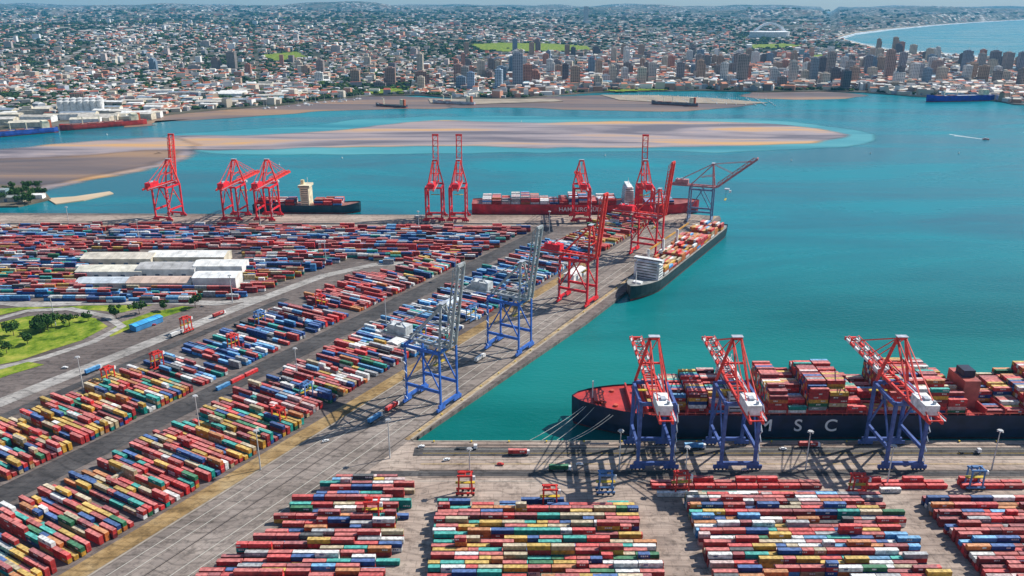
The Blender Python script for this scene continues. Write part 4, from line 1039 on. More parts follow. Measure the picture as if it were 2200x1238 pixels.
for px, py, rz, kd, lab in ((402, 714, UANG, 'r', 'red straddle carrier on the open paving right of the blue roofed shed'), (503, 754, UANG, 'r', 'red straddle carrier in front of the line of blue boxes'),
        (340, 792, UANG, 'r', 'red straddle carrier between pale road and slanting stacks'), (236, 826, UANG + .2, 'r', 'red straddle carrier lowest along the pale road at the left'),
        (601, 915, UANG + 1.57, 'r', 'red straddle carrier beside the yard road among slanting stacks'), (1000, 1062, 0, 'r', 'red straddle carrier behind the left front stacks'),
        (1181, 1092, 0, 'r', 'red straddle carrier at the back of the centre front block'), (1462, 1060, .1, 'r', 'red straddle carrier in the gap behind the right front block'),
        (690, 664, UANG + 1.57, 'r', 'red straddle carrier over the far red slanting rows'), (802, 1120, 0, 'r', 'red straddle carrier among the left front stacks'),
        (1840, 1066, 0, 'r', 'red straddle carrier at the back right of the right front block'), (560, 700, UANG, 'b', 'blue straddle carrier near the inner slanting rows'),
        (905, 735, UANG, 'b', 'blue straddle carrier beyond the blue legged crane'), (1012, 690, UANG, 'b', 'blue straddle carrier under the far blue crane rows'), (660, 860, UANG, 'b', 'blue straddle carrier on the yard road'),
        (2090, 1050, 0, 'b', 'blue straddle carrier behind the far right front block'), (1300, 1060, 0, 'b', 'blue straddle carrier on the open quay paving'), (1120, 610, UANG, 'b', 'blue straddle carrier in the far slanting stacks')):
    x, y = G(px, py); src = sr if kd == 'r' else sb
    if first[kd]: src.location = (x, y, PIER + .35); src.rotation_euler = (0, 0, rz); tag(src, lab, 'straddle carrier', 'straddle carriers in the yard'); first[kd] = False
    else: place_copy(src, (x, y, PIER + .35), rz, lab, 'straddle carriers in the yard', 'straddle carrier')
# lighting masts
lm = empty('lighting_mast'); m = MB(); m.cyl(0, 0, 0, .5, 28, 8, .25, (.55, .55, .53)); m.build('pole', M_ATTR, lm)
m = MB(); m.cyl(0, 0, 27.5, 1.6, .5, 10, 1.6, (.4, .4, .4)); hd = m.build('lamp_ring', M_ATTR, lm)
for i in range(6): a = i * 1.047; m = MB(); m.box(1.6 * math.cos(a), 1.6 * math.sin(a), 27, .7, .6, .5, a, (.7, .7, .68)); m.build('lamp', M_ATTR, hd)
KIDS[lm.name] = root_children(lm); KIDS[hd.name] = root_children(hd)
for i, (px, py, lab) in enumerate(((1010, 1052, 'behind the gap between left and centre front stacks'), (1470, 1048, 'left behind the right front block'), (1905, 1045, 'behind the gap of the right front blocks'),
        (838, 985, 'by the quay corner on the side quay'), (560, 1010, 'at the foot of the side quay strip'), (1330, 1010, 'behind the bow crane'), (1730, 1012, 'left behind the rightmost berth crane'), (2130, 1010, 'at the right end of the front quay'),
        (640, 820, 'on the yard road below the inner rows'), (830, 700, 'on the yard road above the blue crane'), (980, 600, 'on the far part of the yard road'), (430, 930, 'on the near part of the yard road'),
        (180, 840, 'beside the pale road at lower left'), (500, 650, 'beside the pale road junction'), (120, 700, 'on the lawn'), (700, 560, 'in the middle of the far yard'), (300, 520, 'left in the far yard'),
        (900, 500, 'beside the far quay road, centre'), (1180, 500, 'beside the far quay road, right'), (560, 485, 'beside the far quay road, left'), (150, 490, 'beside the far quay road at the left edge'), (1240, 545, 'in the narrowing tip of the yard'))):
    x, y = G(px, py); L = f"tall grey lighting mast {lab}"
    if i == 0: lm.location = (x, y, PIER + .3); tag(lm, L, 'lighting mast', 'lighting masts')
    else: place_copy(lm, (x, y, PIER + .3), 0, L, 'lighting masts', 'lighting mast')
# trucks and cars
def truck(cab, load):
    r = empty('container_truck')
    m = MB(); m.box(6.6, 0, .9, 2.3, 2.4, 2.5, 0, cab, taper=.94); c = m.build('cab', M_ATTR, r)
    m = MB(); m.box(7.72, 0, 2., .1, 2.1, .9, 0, (.03, .04, .05)); m.build('windscreen', M_ATTR, c)
    m = MB(); m.box(0, 0, 1., 12.6, 1., .35, 0, (.08, .08, .08)); [m.box(0, s * .9, 1., 12.4, .2, .3, 0, (.08, .08, .08)) for s in (-1, 1)]; m.build('trailer', M_ATTR, r)
    for xx in (6.6, 3.8, -4.2, -5.4):
        for s in (-1, 1): m = MB(); m.wheel(xx, s * 1.05, .52, .52, .35, 'y', 10, (.02, .02, .02)); m.build('wheel', M_ATTR, r)
    if load: m = MB(); box_mesh(m, 12.19, load, 1, 0, 0, 1.42); m.build('loaded_box', M_BOX, r)
    KIDS[r.name] = root_children(r)
    for c in KIDS[r.name]: KIDS[c.name] = root_children(c)
    return r
tk = {}
for px, py, rz, cab, load, lab in ((1112, 978, 0, 'white', 'rust red', 'red box truck on the front quay lane left of the cranes'), (1000, 966, 0, 'white', None, 'empty trailer truck on the front quay near the corner'),
        (1490, 965, 0, 'white', 'light blue', 'light blue box truck between the two left berth cranes'), (1735, 962, 0, 'white', 'rust red', 'red box truck between middle and right berth cranes'),
        (2080, 975, 0, 'white', None, 'empty trailer truck at the right end of the front quay'), (842, 880, UANG, 'white', 'bright red', 'bright red box truck on the side quay under the near blue crane'),
        (805, 905, UANG, 'white', 'light blue', 'light blue box truck on the side quay lower part'), (1030, 775, UANG, 'white', 'white', 'white box truck between the two blue cranes'),
        (600, 838, UANG, 'white', None, 'empty trailer truck on the yard road'), (760, 728, UANG, 'white', 'rust red', 'red box truck on the yard road, upper part'),
        (200, 800, UANG, 'white', 'light blue', 'light blue box truck on the pale road at the left'), (380, 722, UANG, 'white', 'white', 'white box truck on the pale road'),
        (470, 680, UANG, 'white', 'rust red', 'red box truck higher on the pale road'), (260, 1030, UANG, 'white', 'tan', 'tan box truck on the road at lower left'),
        (1200, 1012, 0, 'white', 'dark green', 'dark green box truck on the paving behind the quay lanes'), (900, 470, 0, 'white', 'white', 'white box truck on the far quay left of the crane pair')):
    x, y = G(px, py); key = load
    if key not in tk: t = truck((.75, .75, .73), load); tk[key] = t; t.location = (x, y, PIER + .35); t.rotation_euler = (0, 0, rz); tag(t, lab, 'truck', 'trucks in the terminal')
    else: place_copy(tk[key], (x, y, PIER + .35), rz, lab, 'trucks in the terminal', 'truck')
def car(col):
    r = empty('parked_car'); m = MB(); m.box(0, 0, .35, 4.4, 1.8, .65, 0, col); m.box(-.3, 0, 1., 2.5, 1.6, .55, 0, col, taper=.8); m.build('body', M_ATTR, r)
    m = MB(); m.box(-.3, 0, 1.03, 2.42, 1.64, .38, 0, (.03, .04, .05), taper=.86); m.build('window_glass', M_ATTR, r)
    for xx in (-1.4, 1.4):
        for s in (-1, 1): m = MB(); m.wheel(xx, s * .8, .33, .33, .22, 'y', 8, (.02, .02, .02)); m.build('wheel', M_ATTR, r)
    KIDS[r.name] = root_children(r); return r
cw, cr_ = car((.8, .8, .78)), car((.5, .05, .04))
cars = [(1682, 967, 'white car on the front quay right of the middle crane'), (960, 990, 'white car behind the quay corner'), (1245, 1000, 'white car left of the bow crane'), (1600, 1012, 'white car behind the middle berth crane'),
        (1950, 1000, 'white car under the rightmost berth crane'), (905, 962, 'white car at the quay corner'), (700, 950, 'white car on the side quay foot'), (140, 792, 'white car beside the lawn road'), (560, 668, 'white car at the pale road junction')]
for i, (px, py, lab) in enumerate(cars):
    x, y = G(px, py)
    if i == 0: cw.location = (x, y, PIER + .35); tag(cw, lab, 'car', 'cars in the terminal')
    else: place_copy(cw, (x, y, PIER + .35), rc.uniform(0, .6), lab, 'cars in the terminal', 'car')
for i, (px, py, lab) in enumerate(((1075, 1000, 'red car on the open front paving'), (330, 700, 'red car beside the blue roofed shed'))):
    x, y = G(px, py)
    if i == 0: cr_.location = (x, y, PIER + .35); tag(cr_, lab, 'car', 'cars in the terminal')
    else: place_copy(cr_, (x, y, PIER + .35), .5, lab, 'cars in the terminal', 'car')
# bollards on the quay edges
bo = MB(); bo.cyl(0, 0, 0, .45, .7, 8, .35, (.7, .5, .05)); bo.cyl(0, 0, .7, .6, .25, 8, .6, (.7, .5, .05)); bol = bo.build('mooring_bollard', M_ATTR); n = 0
for i in range(20):
    x = corner[0] + 16 + i * 25
    if n == 0: bol.location = (x, 471.2, PIER + .35); tag(bol, 'yellow mooring bollard on the edge of the front quay', 'bollard', 'bollards on the front quay')
    else: place_copy(bol, (x, 471.2, PIER + .35), 0, 'yellow mooring bollard on the edge of the front quay', 'bollards on the front quay', 'bollard')
    n += 1
for i in range(26):
    x, y = UV(14 + i * 26, 2.2); place_copy(bol, (x, y, PIER + .35), 0, 'yellow mooring bollard on the edge of the slanting quay', 'bollards on the slanting quay', 'bollard')

# ================================================================== TREES (leaf clumps through the crown)
M_LEAF = attr_mat('foliage', .85, var=.3, vscale=.35, spec=.15)
M_BARK = mat('bark', (.10, .07, .05), .9, var=.2)
def tree(seed, h, rad):
    rr = random.Random(seed); r = empty('broadleaf_tree'); m = MB(); m.cyl(0, 0, 0, .35, h * .5, 7, .2)
    for i in range(5): a = i * 1.26 + rr.random(); m.bar((0, 0, h * .4), (math.cos(a) * rad * .6, math.sin(a) * rad * .6, h * .7), .2, .2)
    m.build('trunk', M_BARK, r); m = MB()
    cl = [(rr.gauss(0, .45) * rad, rr.gauss(0, .45) * rad, h * .72 + rr.gauss(0, .13) * h, rad * rr.uniform(.25, .5)) for _ in range(13)]
    for cx, cy, cz, cr in cl:
        for _ in range(46):
            d = Vector((rr.gauss(0, 1), rr.gauss(0, 1), rr.gauss(0, .8))).normalized() * cr * rr.uniform(.6, 1.05); p = Vector((cx, cy, cz)) + d
            a = Vector((rr.gauss(0, 1), rr.gauss(0, 1), rr.gauss(0, 1))).normalized() * .5; b = a.cross(d).normalized() * .5; g = rr.uniform(.7, 1.3)
            m.quad([p - a - b, p + a - b, p + a + b, p - a + b], (.035 * g, .085 * g, .018 * g))
    m.build('crown', M_LEAF, r); KIDS[r.name] = root_children(r); return r
TR = [tree(1, 11, 5.2), tree(2, 9, 4.6), tree(3, 13, 6)]; used = set(); rt = random.Random(3)
spots = [(82, 708, 'l'), (95, 706, 'l'), (104, 712, 'l'), (88, 716, 'l'), (112, 704, 'l'), (30, 722, 'l'), (60, 740, 'l'), (15, 760, 'l'), (150, 700, 'l'), (190, 690, 'l'), (250, 684, 's'), (300, 676, 's'), (355, 668, 's'), (420, 662, 's')]
for q in range(26): spots.append((rt.uniform(0, 92), rt.uniform(404, 440), 'j'))
LBL = {'l': 'dark green tree standing on the lawn at the left edge', 's': 'dark green tree beside the pale road near the lawn', 'j': 'dark green tree on the jetty at the left edge'}
for px, py, kd in spots:
    i = rt.randrange(3); x, y = G(px, py, 2.5 if kd == 'j' else PIER); z = 2.4 if kd == 'j' else PIER + .3
    if i not in used: used.add(i); t = TR[i]; t.location = (x, y, z); tag(t, LBL[kd], 'tree', LBL[kd] + 's')
    else: place_copy(TR[i], (x, y, z), rt.uniform(0, 6), LBL[kd], LBL[kd] + 's', 'tree', rt.uniform(.8, 1.2))
for px, py, L, W, H, wc, rf, lb in ((20, 432, 46, 16, 7, (.45, .40, .32), (.30, .32, .30), 'grey roofed shed on the left edge jetty'), (70, 426, 34, 12, 6, OFFW, OFFW, 'small white shed at the end of the jetty'), (-12, 418, 40, 14, 8, (.2, .3, .32), (.3, .34, .34), 'dark shed at the back of the jetty')):
    x, y = G(px, py, 2.4); shed(x, y, .1, L, W, H, wc, rf, lb, z=2.4)

# ================================================================== THE CITY
rb = random.Random(21)
BCOL = [((.68, .60, .48), 22), ((.78, .76, .72), 20), ((.48, .36, .26), 11), ((.55, .27, .18), 11), ((.34, .33, .34), 9), ((.55, .47, .36), 10), ((.26, .18, .16), 6), ((.40, .44, .50), 6)]
RCOL = [((.38, .09, .05), 17), ((.56, .22, .12), 18), ((.66, .60, .50), 14), ((.80, .79, .76), 15), ((.22, .21, .21), 14), ((.34, .30, .27), 10), ((.14, .13, .13), 8), ((.2, .34, .42), 2)]
def wpick(T):
    t = rb.uniform(0, sum(w for _, w in T))
    for c, w in T:
        t -= w
        if t <= 0: return c
    return T[-1][0]
def ok_land(px, y):
    if y < dist(interp(SHORE, px)) + 35: return False
    if px > 1800 and dist(interp(COAST_LO, px)) - 130 < y < dist(interp(COAST_HI, px)) + 300: return False
    return True
def W(px, py):
    x, y = G(px, py, 3); h = height(x, y); return (*G(px, py, h), h)
BL = []   # x, y, z, w, d, h, rot, wallcolour, roofcolour, kind
def addb(px, py, w, d, h, rot, wc, rf, kind):
    y0 = G(px, py, 3)[1]
    if not ok_land(px, y0): return False
    x, y = G(px, py, 3); z = height(x, y); BL.append((x, y, z - 1.5, w, d, h + 1.5, rot, wc, rf, kind, px, py)); return True
# towers
def tower(px, py, h, w=None, d=None, col=None):
    w = w or rb.uniform(18, 34); d = d or rb.uniform(16, 28); c = col or wpick([((.50, .34, .24), 14), ((.68, .58, .46), 16), ((.30, .24, .22), 10), ((.80, .78, .74), 16), ((.25, .33, .42), 8), ((.56, .26, .18), 12), ((.18, .15, .16), 8)])
    return addb(px, py, w, d, h, rb.uniform(-.25, .25), c, shade(c, .9), 'tower')
for px, py, h, w, col in ((1112, 190, 118, 34, (.36, .37, .42)), (1000, 188, 70, 26, (.45, .4, .36)), (905, 186, 52, 40, (.40, .24, .19)), (840, 182, 60, 36, (.45, .27, .21)), (985, 178, 66, 30, (.5, .3, .24)),
        (1012, 196, 62, 24, (.34, .44, .58)), (1072, 193, 68, 24, (.42, .52, .62)), (1592, 185, 108, 38, (.36, .29, .26)), (1582, 168, 92, 34, (.30, .25, .25)), (1320, 172, 60, 30, (.4, .36, .34)), (1400, 178, 72, 26, (.6, .55, .5)),
        (1460, 182, 78, 28, (.30, .26, .27)), (1500, 165, 86, 30, (.40, .35, .33)), (1660, 186, 64, 24, (.6, .6, .58)), (1700, 186, 88, 22, (.62, .56, .50)), (1745, 184, 96, 24, (.30, .34, .40)), (1780, 180, 112, 26, (.42, .34, .30)),
        (1822, 178, 78, 30, (.46, .42, .40)), (1862, 166, 84, 26, (.28, .28, .32)), (1905, 178, 118, 26, (.50, .34, .28)), (1935, 160, 88, 24, (.36, .32, .34)), (1968, 176, 66, 30, (.42, .42, .46)), (2010, 170, 70, 34, (.52, .36, .30)),
        (2072, 162, 98, 32, (.30, .33, .40)), (2105, 152, 72, 30, (.5, .44, .4)), (2130, 168, 104, 34, (.27, .25, .28)), (2160, 158, 86, 36, (.45, .36, .33)), (2190, 162, 92, 32, (.36, .34, .38)), (1258, 62, 190, 60, (.74, .72, .70)), (500, 150, 76, 38, (.28, .24, .22)), (690, 165, 64, 30, (.42, .34, .3))):
    tower(px, py, h, w, None, col)
n = 0
while n < 215:
    px = rb.choice((rb.gauss(1080, 130), rb.gauss(1430, 150), rb.gauss(1760, 170), rb.gauss(2110, 80), rb.uniform(300, 2200), rb.gauss(1650, 320)))
    if -20 < px < 2230 and tower(px, rb.uniform(122, 194), rb.uniform(26, 78) * (1 if px > 900 else .7)): n += 1
for q in range(26): tower(rb.uniform(0, 1000), rb.uniform(62, 150), rb.uniform(20, 42), rb.uniform(20, 55), None, rb.choice(((.74, .72, .7), (.6, .5, .45))))
for q in range(16): tower(rb.uniform(1860, 2010), rb.uniform(100, 122), rb.uniform(40, 90))
# wharf sheds
for px, py in [(rb.uniform(0, 640), 0) for _ in range(80)]:
    s = interp(SHORE, px); py = s - rb.uniform(4, 50)
    addb(px, py, rb.uniform(35, 95), rb.uniform(18, 34), rb.uniform(8, 15), rb.uniform(-.1, .25), rb.choice((CREAM, (.6, .52, .4), OFFW, (.5, .42, .33))), rb.choice((OFFW, (.66, .6, .48), (.5, .46, .40), (.6, .56, .5), (.25, .3, .36))), 'shed')
for q in range(50): addb(rb.uniform(640, 1950), interp(SHORE, 1200) - rb.uniform(2, 10), rb.uniform(30, 70), rb.uniform(14, 26), rb.uniform(6, 12), 0, OFFW, rb.choice((OFFW, (.5, .45, .4))), 'shed')
for q in range(50): addb(rb.uniform(1880, 2240), interp(SHORE, 2100) - rb.uniform(3, 28), rb.uniform(40, 110), rb.uniform(20, 45), rb.uniform(9, 16), rb.uniform(-.15, .1), rb.choice((OFFW, CREAM, (.45, .4, .46))), rb.choice(((.75, .72, .74), (.6, .55, .58), (.3, .28, .36), (.72, .62, .52))), 'shed')
# houses and blocks
TREES = []
for q in range(36000):
    px = rb.uniform(-40, 2240); t = rb.random(); py = 40 + 205 * t ** .85
    if py > interp(SHORE, px) - 2: continue
    if any(inp(px, py, P) for P in PARKS): continue
    gx, gy = G(px, py); ra = .3 if px < 1000 else -.15; ux, uy = gx * math.cos(ra) + gy * math.sin(ra), -gx * math.sin(ra) + gy * math.cos(ra)
    if gy < 6000 and ((ux % 310) < 26 or (uy % 420) < 34): continue
    d = G(px, py)[1]; park = noise.noise((px / 120, py / 22, 8)); dens = .62 + .6 * noise.noise((px / 170, py / 25, 1))
    core = smooth(900, 1300, px) * smooth(105, 135, py)
    if 985 < px < 1265 and 103 < py < 122 or park > .33 and core < .5:
        if rb.random() < .8: TREES.append((px, py)); continue
    if rb.random() > dens + core * .5:
        TREES.append((px, py)); continue
    f = max(1, d / 4200); w = rb.uniform(9, 24) * f; dd = rb.uniform(8, 15) * f; h = rb.uniform(4, 9) * (1 + .25 * (f - 1))
    if core > .4 or rb.random() < .08: w *= rb.uniform(1, 2.1); dd *= 1.5; h *= rb.uniform(1, 3.2)
    addb(px, py, w, dd, h, rb.uniform(-.5, .5), shade(wpick(BCOL), rb.uniform(.75, 1.15)), shade(wpick(RCOL), rb.uniform(.75, 1.2)), 'block')
def size_px(b): return (b[3] * b[5]) / (b[1] ** 2) * (2 if b[9] == 'tower' else 1)
BL.sort(key=size_px, reverse=True)
BL = [b for b in BL if b[9] != 'x']
def cname(c):
    r, g, b = c
    if max(c) - min(c) < .06: return 'white' if r > .6 else 'grey' if r > .33 else 'dark grey'
    if b > r: return 'bluish'
    if r > .55 and g > .45: return 'cream'
    return 'reddish brown' if r - g > .12 else 'brown grey'
def region(px):
    for lim, nm in ((250, 'behind the left edge wharf'), (640, 'behind the mudflat at left'), (980, 'left of the city centre'), (1290, 'behind the pale dock'), (1660, 'behind the marina'), (1880, 'right of the marina'), (9999, 'near the right point')):
        if px < lim: return nm
cb2 = MB(); count = 0
for b in BL:
    x, y, z, w_, d_, h_, rot, wc, rf, kd, px, py = b
    yy = py
    if count < 300 and 0 < px < 2200:
        count += 1
        o = empty({'tower': 'high_rise_building', 'shed': 'warehouse', 'block': 'city_building'}[kd], (x, y, z), rot)
        hh = 'tall' if h_ > 75 else 'mid-rise' if h_ > 30 else 'low'
        row = 'waterfront' if py > interp(SHORE, px) - 14 else 'second row' if py > interp(SHORE, px) - 40 else 'distant'
        nm = {'tower': 'tower block', 'shed': 'harbour shed', 'block': 'building'}[kd]
        lab = f"{hh} {cname(wc)} {nm}, {row}, {region(px)}"
        tag(o, lab, {'tower': 'high-rise', 'shed': 'warehouse', 'block': 'building'}[kd], lab)
        m = MB()
        if kd == 'shed':
            m.box(0, 0, 0, w_, d_, h_, 0, wc); m.build('wall', M_BLD, o); m = MB(); a, bb = w_ / 2 + .5, d_ / 2 + .5; z0 = h_ + .05; rs_ = d_ * .14
            m.quad([(-a, -bb, z0), (a, -bb, z0), (a, 0, z0 + rs_), (-a, 0, z0 + rs_)], rf); m.quad([(a, bb, z0), (-a, bb, z0), (-a, 0, z0 + rs_), (a, 0, z0 + rs_)], rf)
            m.quad([(-a, bb, z0), (-a, -bb, z0), (-a, 0, z0 + rs_)], wc); m.quad([(a, -bb, z0), (a, bb, z0), (a, 0, z0 + rs_)], wc); m.build('roof', M_BLD, o)
        else:
            if kd == 'tower':
                st = rb.random()
                m.box(0, 0, 0, w_ * (1.5 if st < .4 else 1), d_ * (1.5 if st < .4 else 1), 11, 0, shade(wc, 1.05)); m.box(0, 0, 11, w_, d_, h_ - 11, 0, wc, rf)
                if st > .75: m.box(w_ * .5, 0, 0, w_ * .5, d_ * .7, h_ * .82, 0, shade(wc, .9))
            else: m.box(0, 0, 0, w_, d_, h_, 0, wc, rf)
            m.build('wall', M_TOWER, o)
            m = MB(); m.box(0, 0, h_ + .03, w_ * .45, d_ * .45, 4 if kd == 'tower' else 2, 0, shade(wc, .95)); m.box(-w_ * .3, d_ * .2, h_ + .03, w_ * .14, d_ * .2, 2.5, 0, (.4, .4, .4))
            rp = m.build('roof_plant', M_BLD, o)
            if kd == 'tower' and h_ > 70: m = MB(); m.bar((0, 0, h_ + 4), (0, 0, h_ + 16), .8, .8, (.5, .5, .5)); m.build('antenna', M_BLD, rp)
    elif kd == 'block' and rb.random() < .7 and w_ < 40:
        # small house with a hipped or gabled roof
        cb2.box(x, y, z, w_, d_, h_, rot, wc, rf); ca, sa = math.cos(rot), math.sin(rot); r_ = d_ * .22; zz = z + h_ + .05
        def Pn(a, q, t): return (x + a * ca - q * sa, y + a * sa + q * ca, zz + t)
        a, q = w_ / 2, d_ / 2
        cb2.quad([Pn(-a, -q, 0), Pn(a, -q, 0), Pn(a * .8, 0, r_), Pn(-a * .8, 0, r_)], rf); cb2.quad([Pn(a, q, 0), Pn(-a, q, 0), Pn(-a * .8, 0, r_), Pn(a * .8, 0, r_)], rf)
        cb2.quad([Pn(-a, q, 0), Pn(-a, -q, 0), Pn(-a * .8, 0, r_)], rf); cb2.quad([Pn(a, -q, 0), Pn(a, q, 0), Pn(a * .8, 0, r_)], rf)
    else: cb2.box(x, y, z, w_, d_, h_, rot, wc, rf)
tag(cb2.build('city_buildings', attr_mat('city_facade', .75, win=False, var=.15, vscale=.01)), 'spread of small city buildings and houses across the bay', 'buildings', kind='stuff')
# tree cover of the city
PH = (1 + 5 ** .5) / 2
ICO = [Vector(v).normalized() for v in ((-1, PH, 0), (1, PH, 0), (-1, -PH, 0), (1, -PH, 0), (0, -1, PH), (0, 1, PH), (0, -1, -PH), (0, 1, -PH), (PH, 0, -1), (PH, 0, 1), (-PH, 0, -1), (-PH, 0, 1))]
ICF = [(0, 11, 5), (0, 5, 1), (0, 1, 7), (0, 7, 10), (0, 10, 11), (1, 5, 9), (5, 11, 4), (11, 10, 2), (10, 7, 6), (7, 1, 8), (3, 9, 4), (3, 4, 2), (3, 2, 6), (3, 6, 8), (3, 8, 9), (4, 9, 5), (2, 4, 11), (6, 2, 10), (8, 6, 7), (9, 8, 1)]
tv = []; tf = []; tcol = []
for q in range(5200): TREES.append((rb.uniform(-40, 2240), 48 + 160 * rb.random() ** .9))
for q in range(500): px = rb.uniform(520, 1100); TREES.append((px, interp(SHORE, px) - rb.uniform(3, 20)))
for q in range(350): px = rb.uniform(1100, 2000); TREES.append((px, interp(SHORE, px) - rb.uniform(1, 9)))
for px, py in TREES:
    x, y = G(px, py, 3)
    if any(inp(px, py, P) for P in PARKS) and rb.random() < .85: continue
    if not ok_land(px, y): continue
    z = height(x, y); f = max(1, y / 4000); s = rb.uniform(4, 9) * f; g = rb.uniform(.6, 1.5); yl = rb.random() < .12
    for part in range(2):
        i0 = len(tv); ox, oy = rb.uniform(-1, 1) * s, rb.uniform(-.8, .8) * s
        for v in ICO:
            k = rb.uniform(.6, 1.25); tv.append((x + ox + v.x * s * 1.2 * k, y + oy + v.y * s * k, z + s * .5 + v.z * s * .65 * k))
        tf += [(a + i0, b + i0, c + i0) for a, b, c in ICF]
        tcol += [((.07 if yl else .022) * g, (.11 if yl else .048) * g, .016 * g)] * 20
tm = MB(); tm.v = tv; tm.f = tf; tm.c = tcol; tm.uv = [[(0, 0)] * 3] * len(tf)
tag(tm.build('tree_cover', M_LEAF), 'dark green tree cover between the buildings of the city', 'trees', kind='stuff')
# silos
for row in range(2):
    for i in range(7):
        pxx = 134 + i * 14; pyy = 246 - row * 7 - i * .4; x, y = G(pxx, pyy)
        lab = 'white grain silo in the double row at the left wharf'
        if row + i == 0:
            so_ = empty('silo', (x, y, 2.4), 0, lab, 'silo', 'grain silos at the left wharf'); m = MB(); m.cyl(0, 0, 0, 9, 34, 18, 9, OFFW); sw = m.build('wall', M_BLD, so_)
            m = MB(); m.cyl(0, 0, 34, 9.4, 3, 18, 1.5, (.6, .6, .58)); m.build('roof', M_BLD, so_); KIDS[so_.name] = root_children(so_)
        else: place_copy(so_, (x, y, 2.4), 0, lab, 'grain silos at the left wharf', 'silo')
# stadium with its arch
x, y = G(1652, 84); z = height(x, y); st = empty('stadium', (x, y, z), .15, 'white oval stadium with a tall arch far across the city', 'stadium')
m = MB(); N = 40
for i in range(N):
    a0_, a1_ = 6.28319 * i / N, 6.28319 * (i + 1) / N
    def e(a, k, zz): return (math.cos(a) * 165 * k, math.sin(a) * 130 * k, zz)
    m.quad([e(a0_, 1, 0), e(a1_, 1, 0), e(a1_, 1.06, 45), e(a0_, 1.06, 45)], (.75, .75, .74)); m.quad([e(a0_, 1.06, 45), e(a1_, 1.06, 45), e(a1_, .62, 52), e(a0_, .62, 52)], (.82, .82, .81))
    m.quad([e(a0_, .62, 52), e(a1_, .62, 52), e(a1_, .5, 8), e(a0_, .5, 8)], (.3, .3, .3))
m.build('bowl', M_BLD, st); m = MB(); last = None
for i in range(25):
    t = i / 24; p = Vector((-180 + 360 * t, 0, 4 * 112 * t * (1 - t)))
    if last: m.bar(last, p, 17, 17, (.88, .88, .87))
    last = p
m.build('arch', M_BLD, st)
# ================================================================== SMALL CRAFT
def yacht(col):
    r = empty('sailing_boat'); m = MB(); P = [(-5, -1.4), (2, -1.6), (6, 0), (2, 1.6), (-5, 1.4)]
    for i in range(5): a, b = P[i], P[(i + 1) % 5]; m.quad([(a[0] * .9, a[1] * .7, -.2), (b[0] * .9, b[1] * .7, -.2), (*b, 1.3), (*a, 1.3)], col)
    m.quad([(*p, 1.3) for p in P], (.7, .68, .62)); m.build('hull', M_ATTR, r); m = MB(); m.box(-1, 0, 1.3, 4.5, 2., .9, 0, WHITE, taper=.85); m.build('cabin', M_ATTR, r)
    m = MB(); m.bar((.6, 0, 1.3), (.6, 0, 14), .22, .22, WHITE); m.bar((.6, 0, 3), (-4.6, 0, 3), .25, .3, (.2, .3, .5)); m.build('mast', M_ATTR, r); KIDS[r.name] = root_children(r); return r
ya_ = yacht((.78, .78, .76)); n = 0
for i in range(96):
    row = i % 6; px = 1330 + (i // 6) * 21 + row * 4; py = 203 + row * 2.6 + (px - 1330) * .035
    x, y = G(px, py, 0); lab = 'white sailing boat berthed at the marina across the bay'
    if n == 0: ya_.location = (x, y, .1); ya_.rotation_euler = (0, 0, 1.5); tag(ya_, lab, 'boat', 'boats in the marina')
    else: place_copy(ya_, (x, y, .1), 1.5 + rb.uniform(-.05, .05), lab, 'boats in the marina', 'boat', rb.uniform(.9, 1.6))
    n += 1
for i in range(22): px = rb.uniform(560, 780); x, y = G(px, interp(SHORE, px) + rb.uniform(2, 7), 0); place_copy(ya_, (x, y, .1), rb.uniform(0, 3), 'white boat moored off the mudflat shore left of centre', 'boats off the mudflat shore', 'boat', rb.uniform(1, 2))
sb_ = empty('speedboat', (*G(2118, 300, 0), .2), R(-8), 'white speedboat leaving a double wake on the open bay', 'boat')
m = MB(); m.box(0, 0, 0, 13, 4, 1.8, 0, (.75, .2, .15), taper=.95); m.build('hull', M_ATTR, sb_); m = MB(); m.box(-1, 0, 1.8, 6, 3, 2, 0, WHITE, taper=.8); m.build('cabin', M_ATTR, sb_)
for dx, dy, L in ((0, 0, 0), (0, 1, 0)):
    a = Vector(G(2118, 300, 0)); b = Vector(G(2050, 292 + dx, 0)) + Vector((0, dy * 22)); d = (b - a).normalized(); nn = Vector((-d.y, d.x))
    poly_sheet('boat_wake', [tuple(a + nn * .8), tuple(b + nn * 2.2), tuple(b - nn * 2.2), tuple(a - nn * .8)], .12 + .03 * dy, M_SURF)
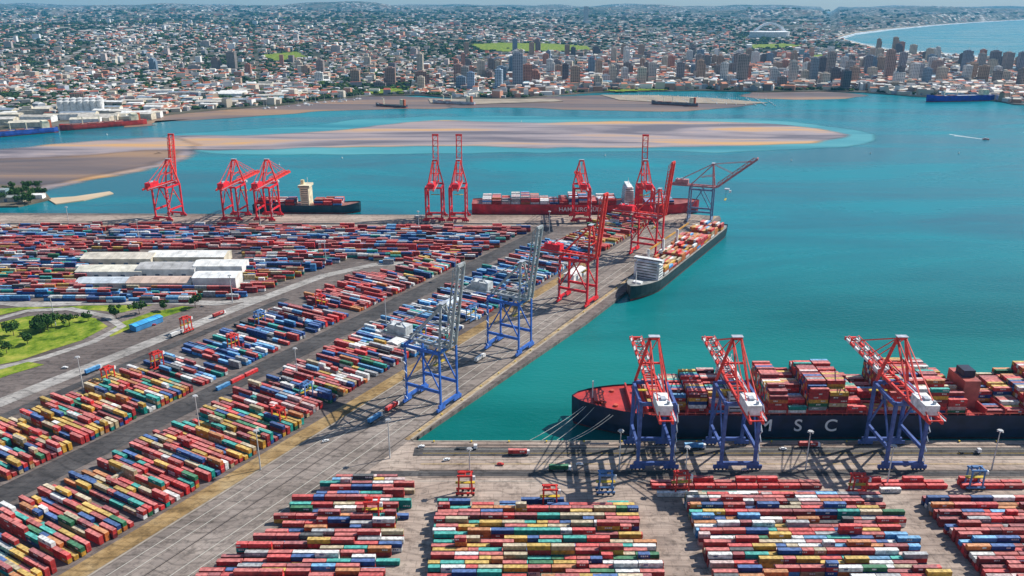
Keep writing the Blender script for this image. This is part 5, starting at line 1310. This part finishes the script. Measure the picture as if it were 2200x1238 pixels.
m = MB(); m.cyl(0, 0, -.3, 1.6, 1.2, 10, 1.5, (.7, .7, .65)); m.cyl(0, 0, .9, .5, 3.2, 8, .2, (.7, .7, .65)); bu = m.build('channel_buoy', M_ATTR)
for i, (px, py) in enumerate(((490, 232), (735, 340), (1120, 262), (1420, 244), (1640, 236), (1850, 240), (1980, 262), (2060, 330), (1870, 330), (1700, 345), (600, 355), (230, 290), (1545, 268), (1300, 335), (940, 330))):
    x, y = G(px, py, 0); L = 'white channel buoy afloat in the bay'
    if i == 0: bu.location = (x, y, .2); tag(bu, L, 'buoy', 'channel buoys in the bay')
    else: place_copy(bu, (x, y, .2), 0, L, 'channel buoys in the bay', 'buoy')
# quay fenders: parts of one fender line each
M_FEN = mat('fender_rubber', (.02, .02, .02), .8, var=0)
for nm, lab, pts, rz in (('quay_fender_line', 'black rubber fenders along the wall of the slanting quay', [UV(8 + k * 14, -.55) for k in range(48)], UANG), ('quay_fender_line', 'black rubber fenders along the wall of the front quay', [(corner[0] + 8 + k * 12, 473.6) for k in range(44)], 0)):
    r = empty(nm, (pts[0][0], pts[0][1], 0), rz, lab, 'fenders'); m = MB(); m.box(0, 0, .6, 1.6, 1., 2.1); f0 = m.build('fender', M_FEN, r)
    for k, p in enumerate(pts[1:]): c = f0.copy(); C.objects.link(c); c.parent = r; c.location = ((Vector(p) - Vector(pts[0])).length, 0, 0)
# ================================================================== AIR
hm = bpy.data.materials.new('haze_air'); hm.use_nodes = True; hn = hm.node_tree.nodes; hn.remove(hn['Principled BSDF'])
pv = hn.new('ShaderNodeVolumePrincipled'); pv.inputs['Color'].default_value = (.16, .62, 1, 1); pv.inputs['Density'].default_value = 2.8e-5; pv.inputs['Anisotropy'].default_value = .0
hm.node_tree.links.new(pv.outputs[0], hn['Material Output'].inputs['Volume'])
m = MB(); m.box(0, 17600, -8, 92000, 37200, 560, 0, bottom=True); m.c = [(1, 1, 1)] * len(m.f); hz = m.build('haze', hm); hz['kind'] = 'stuff'
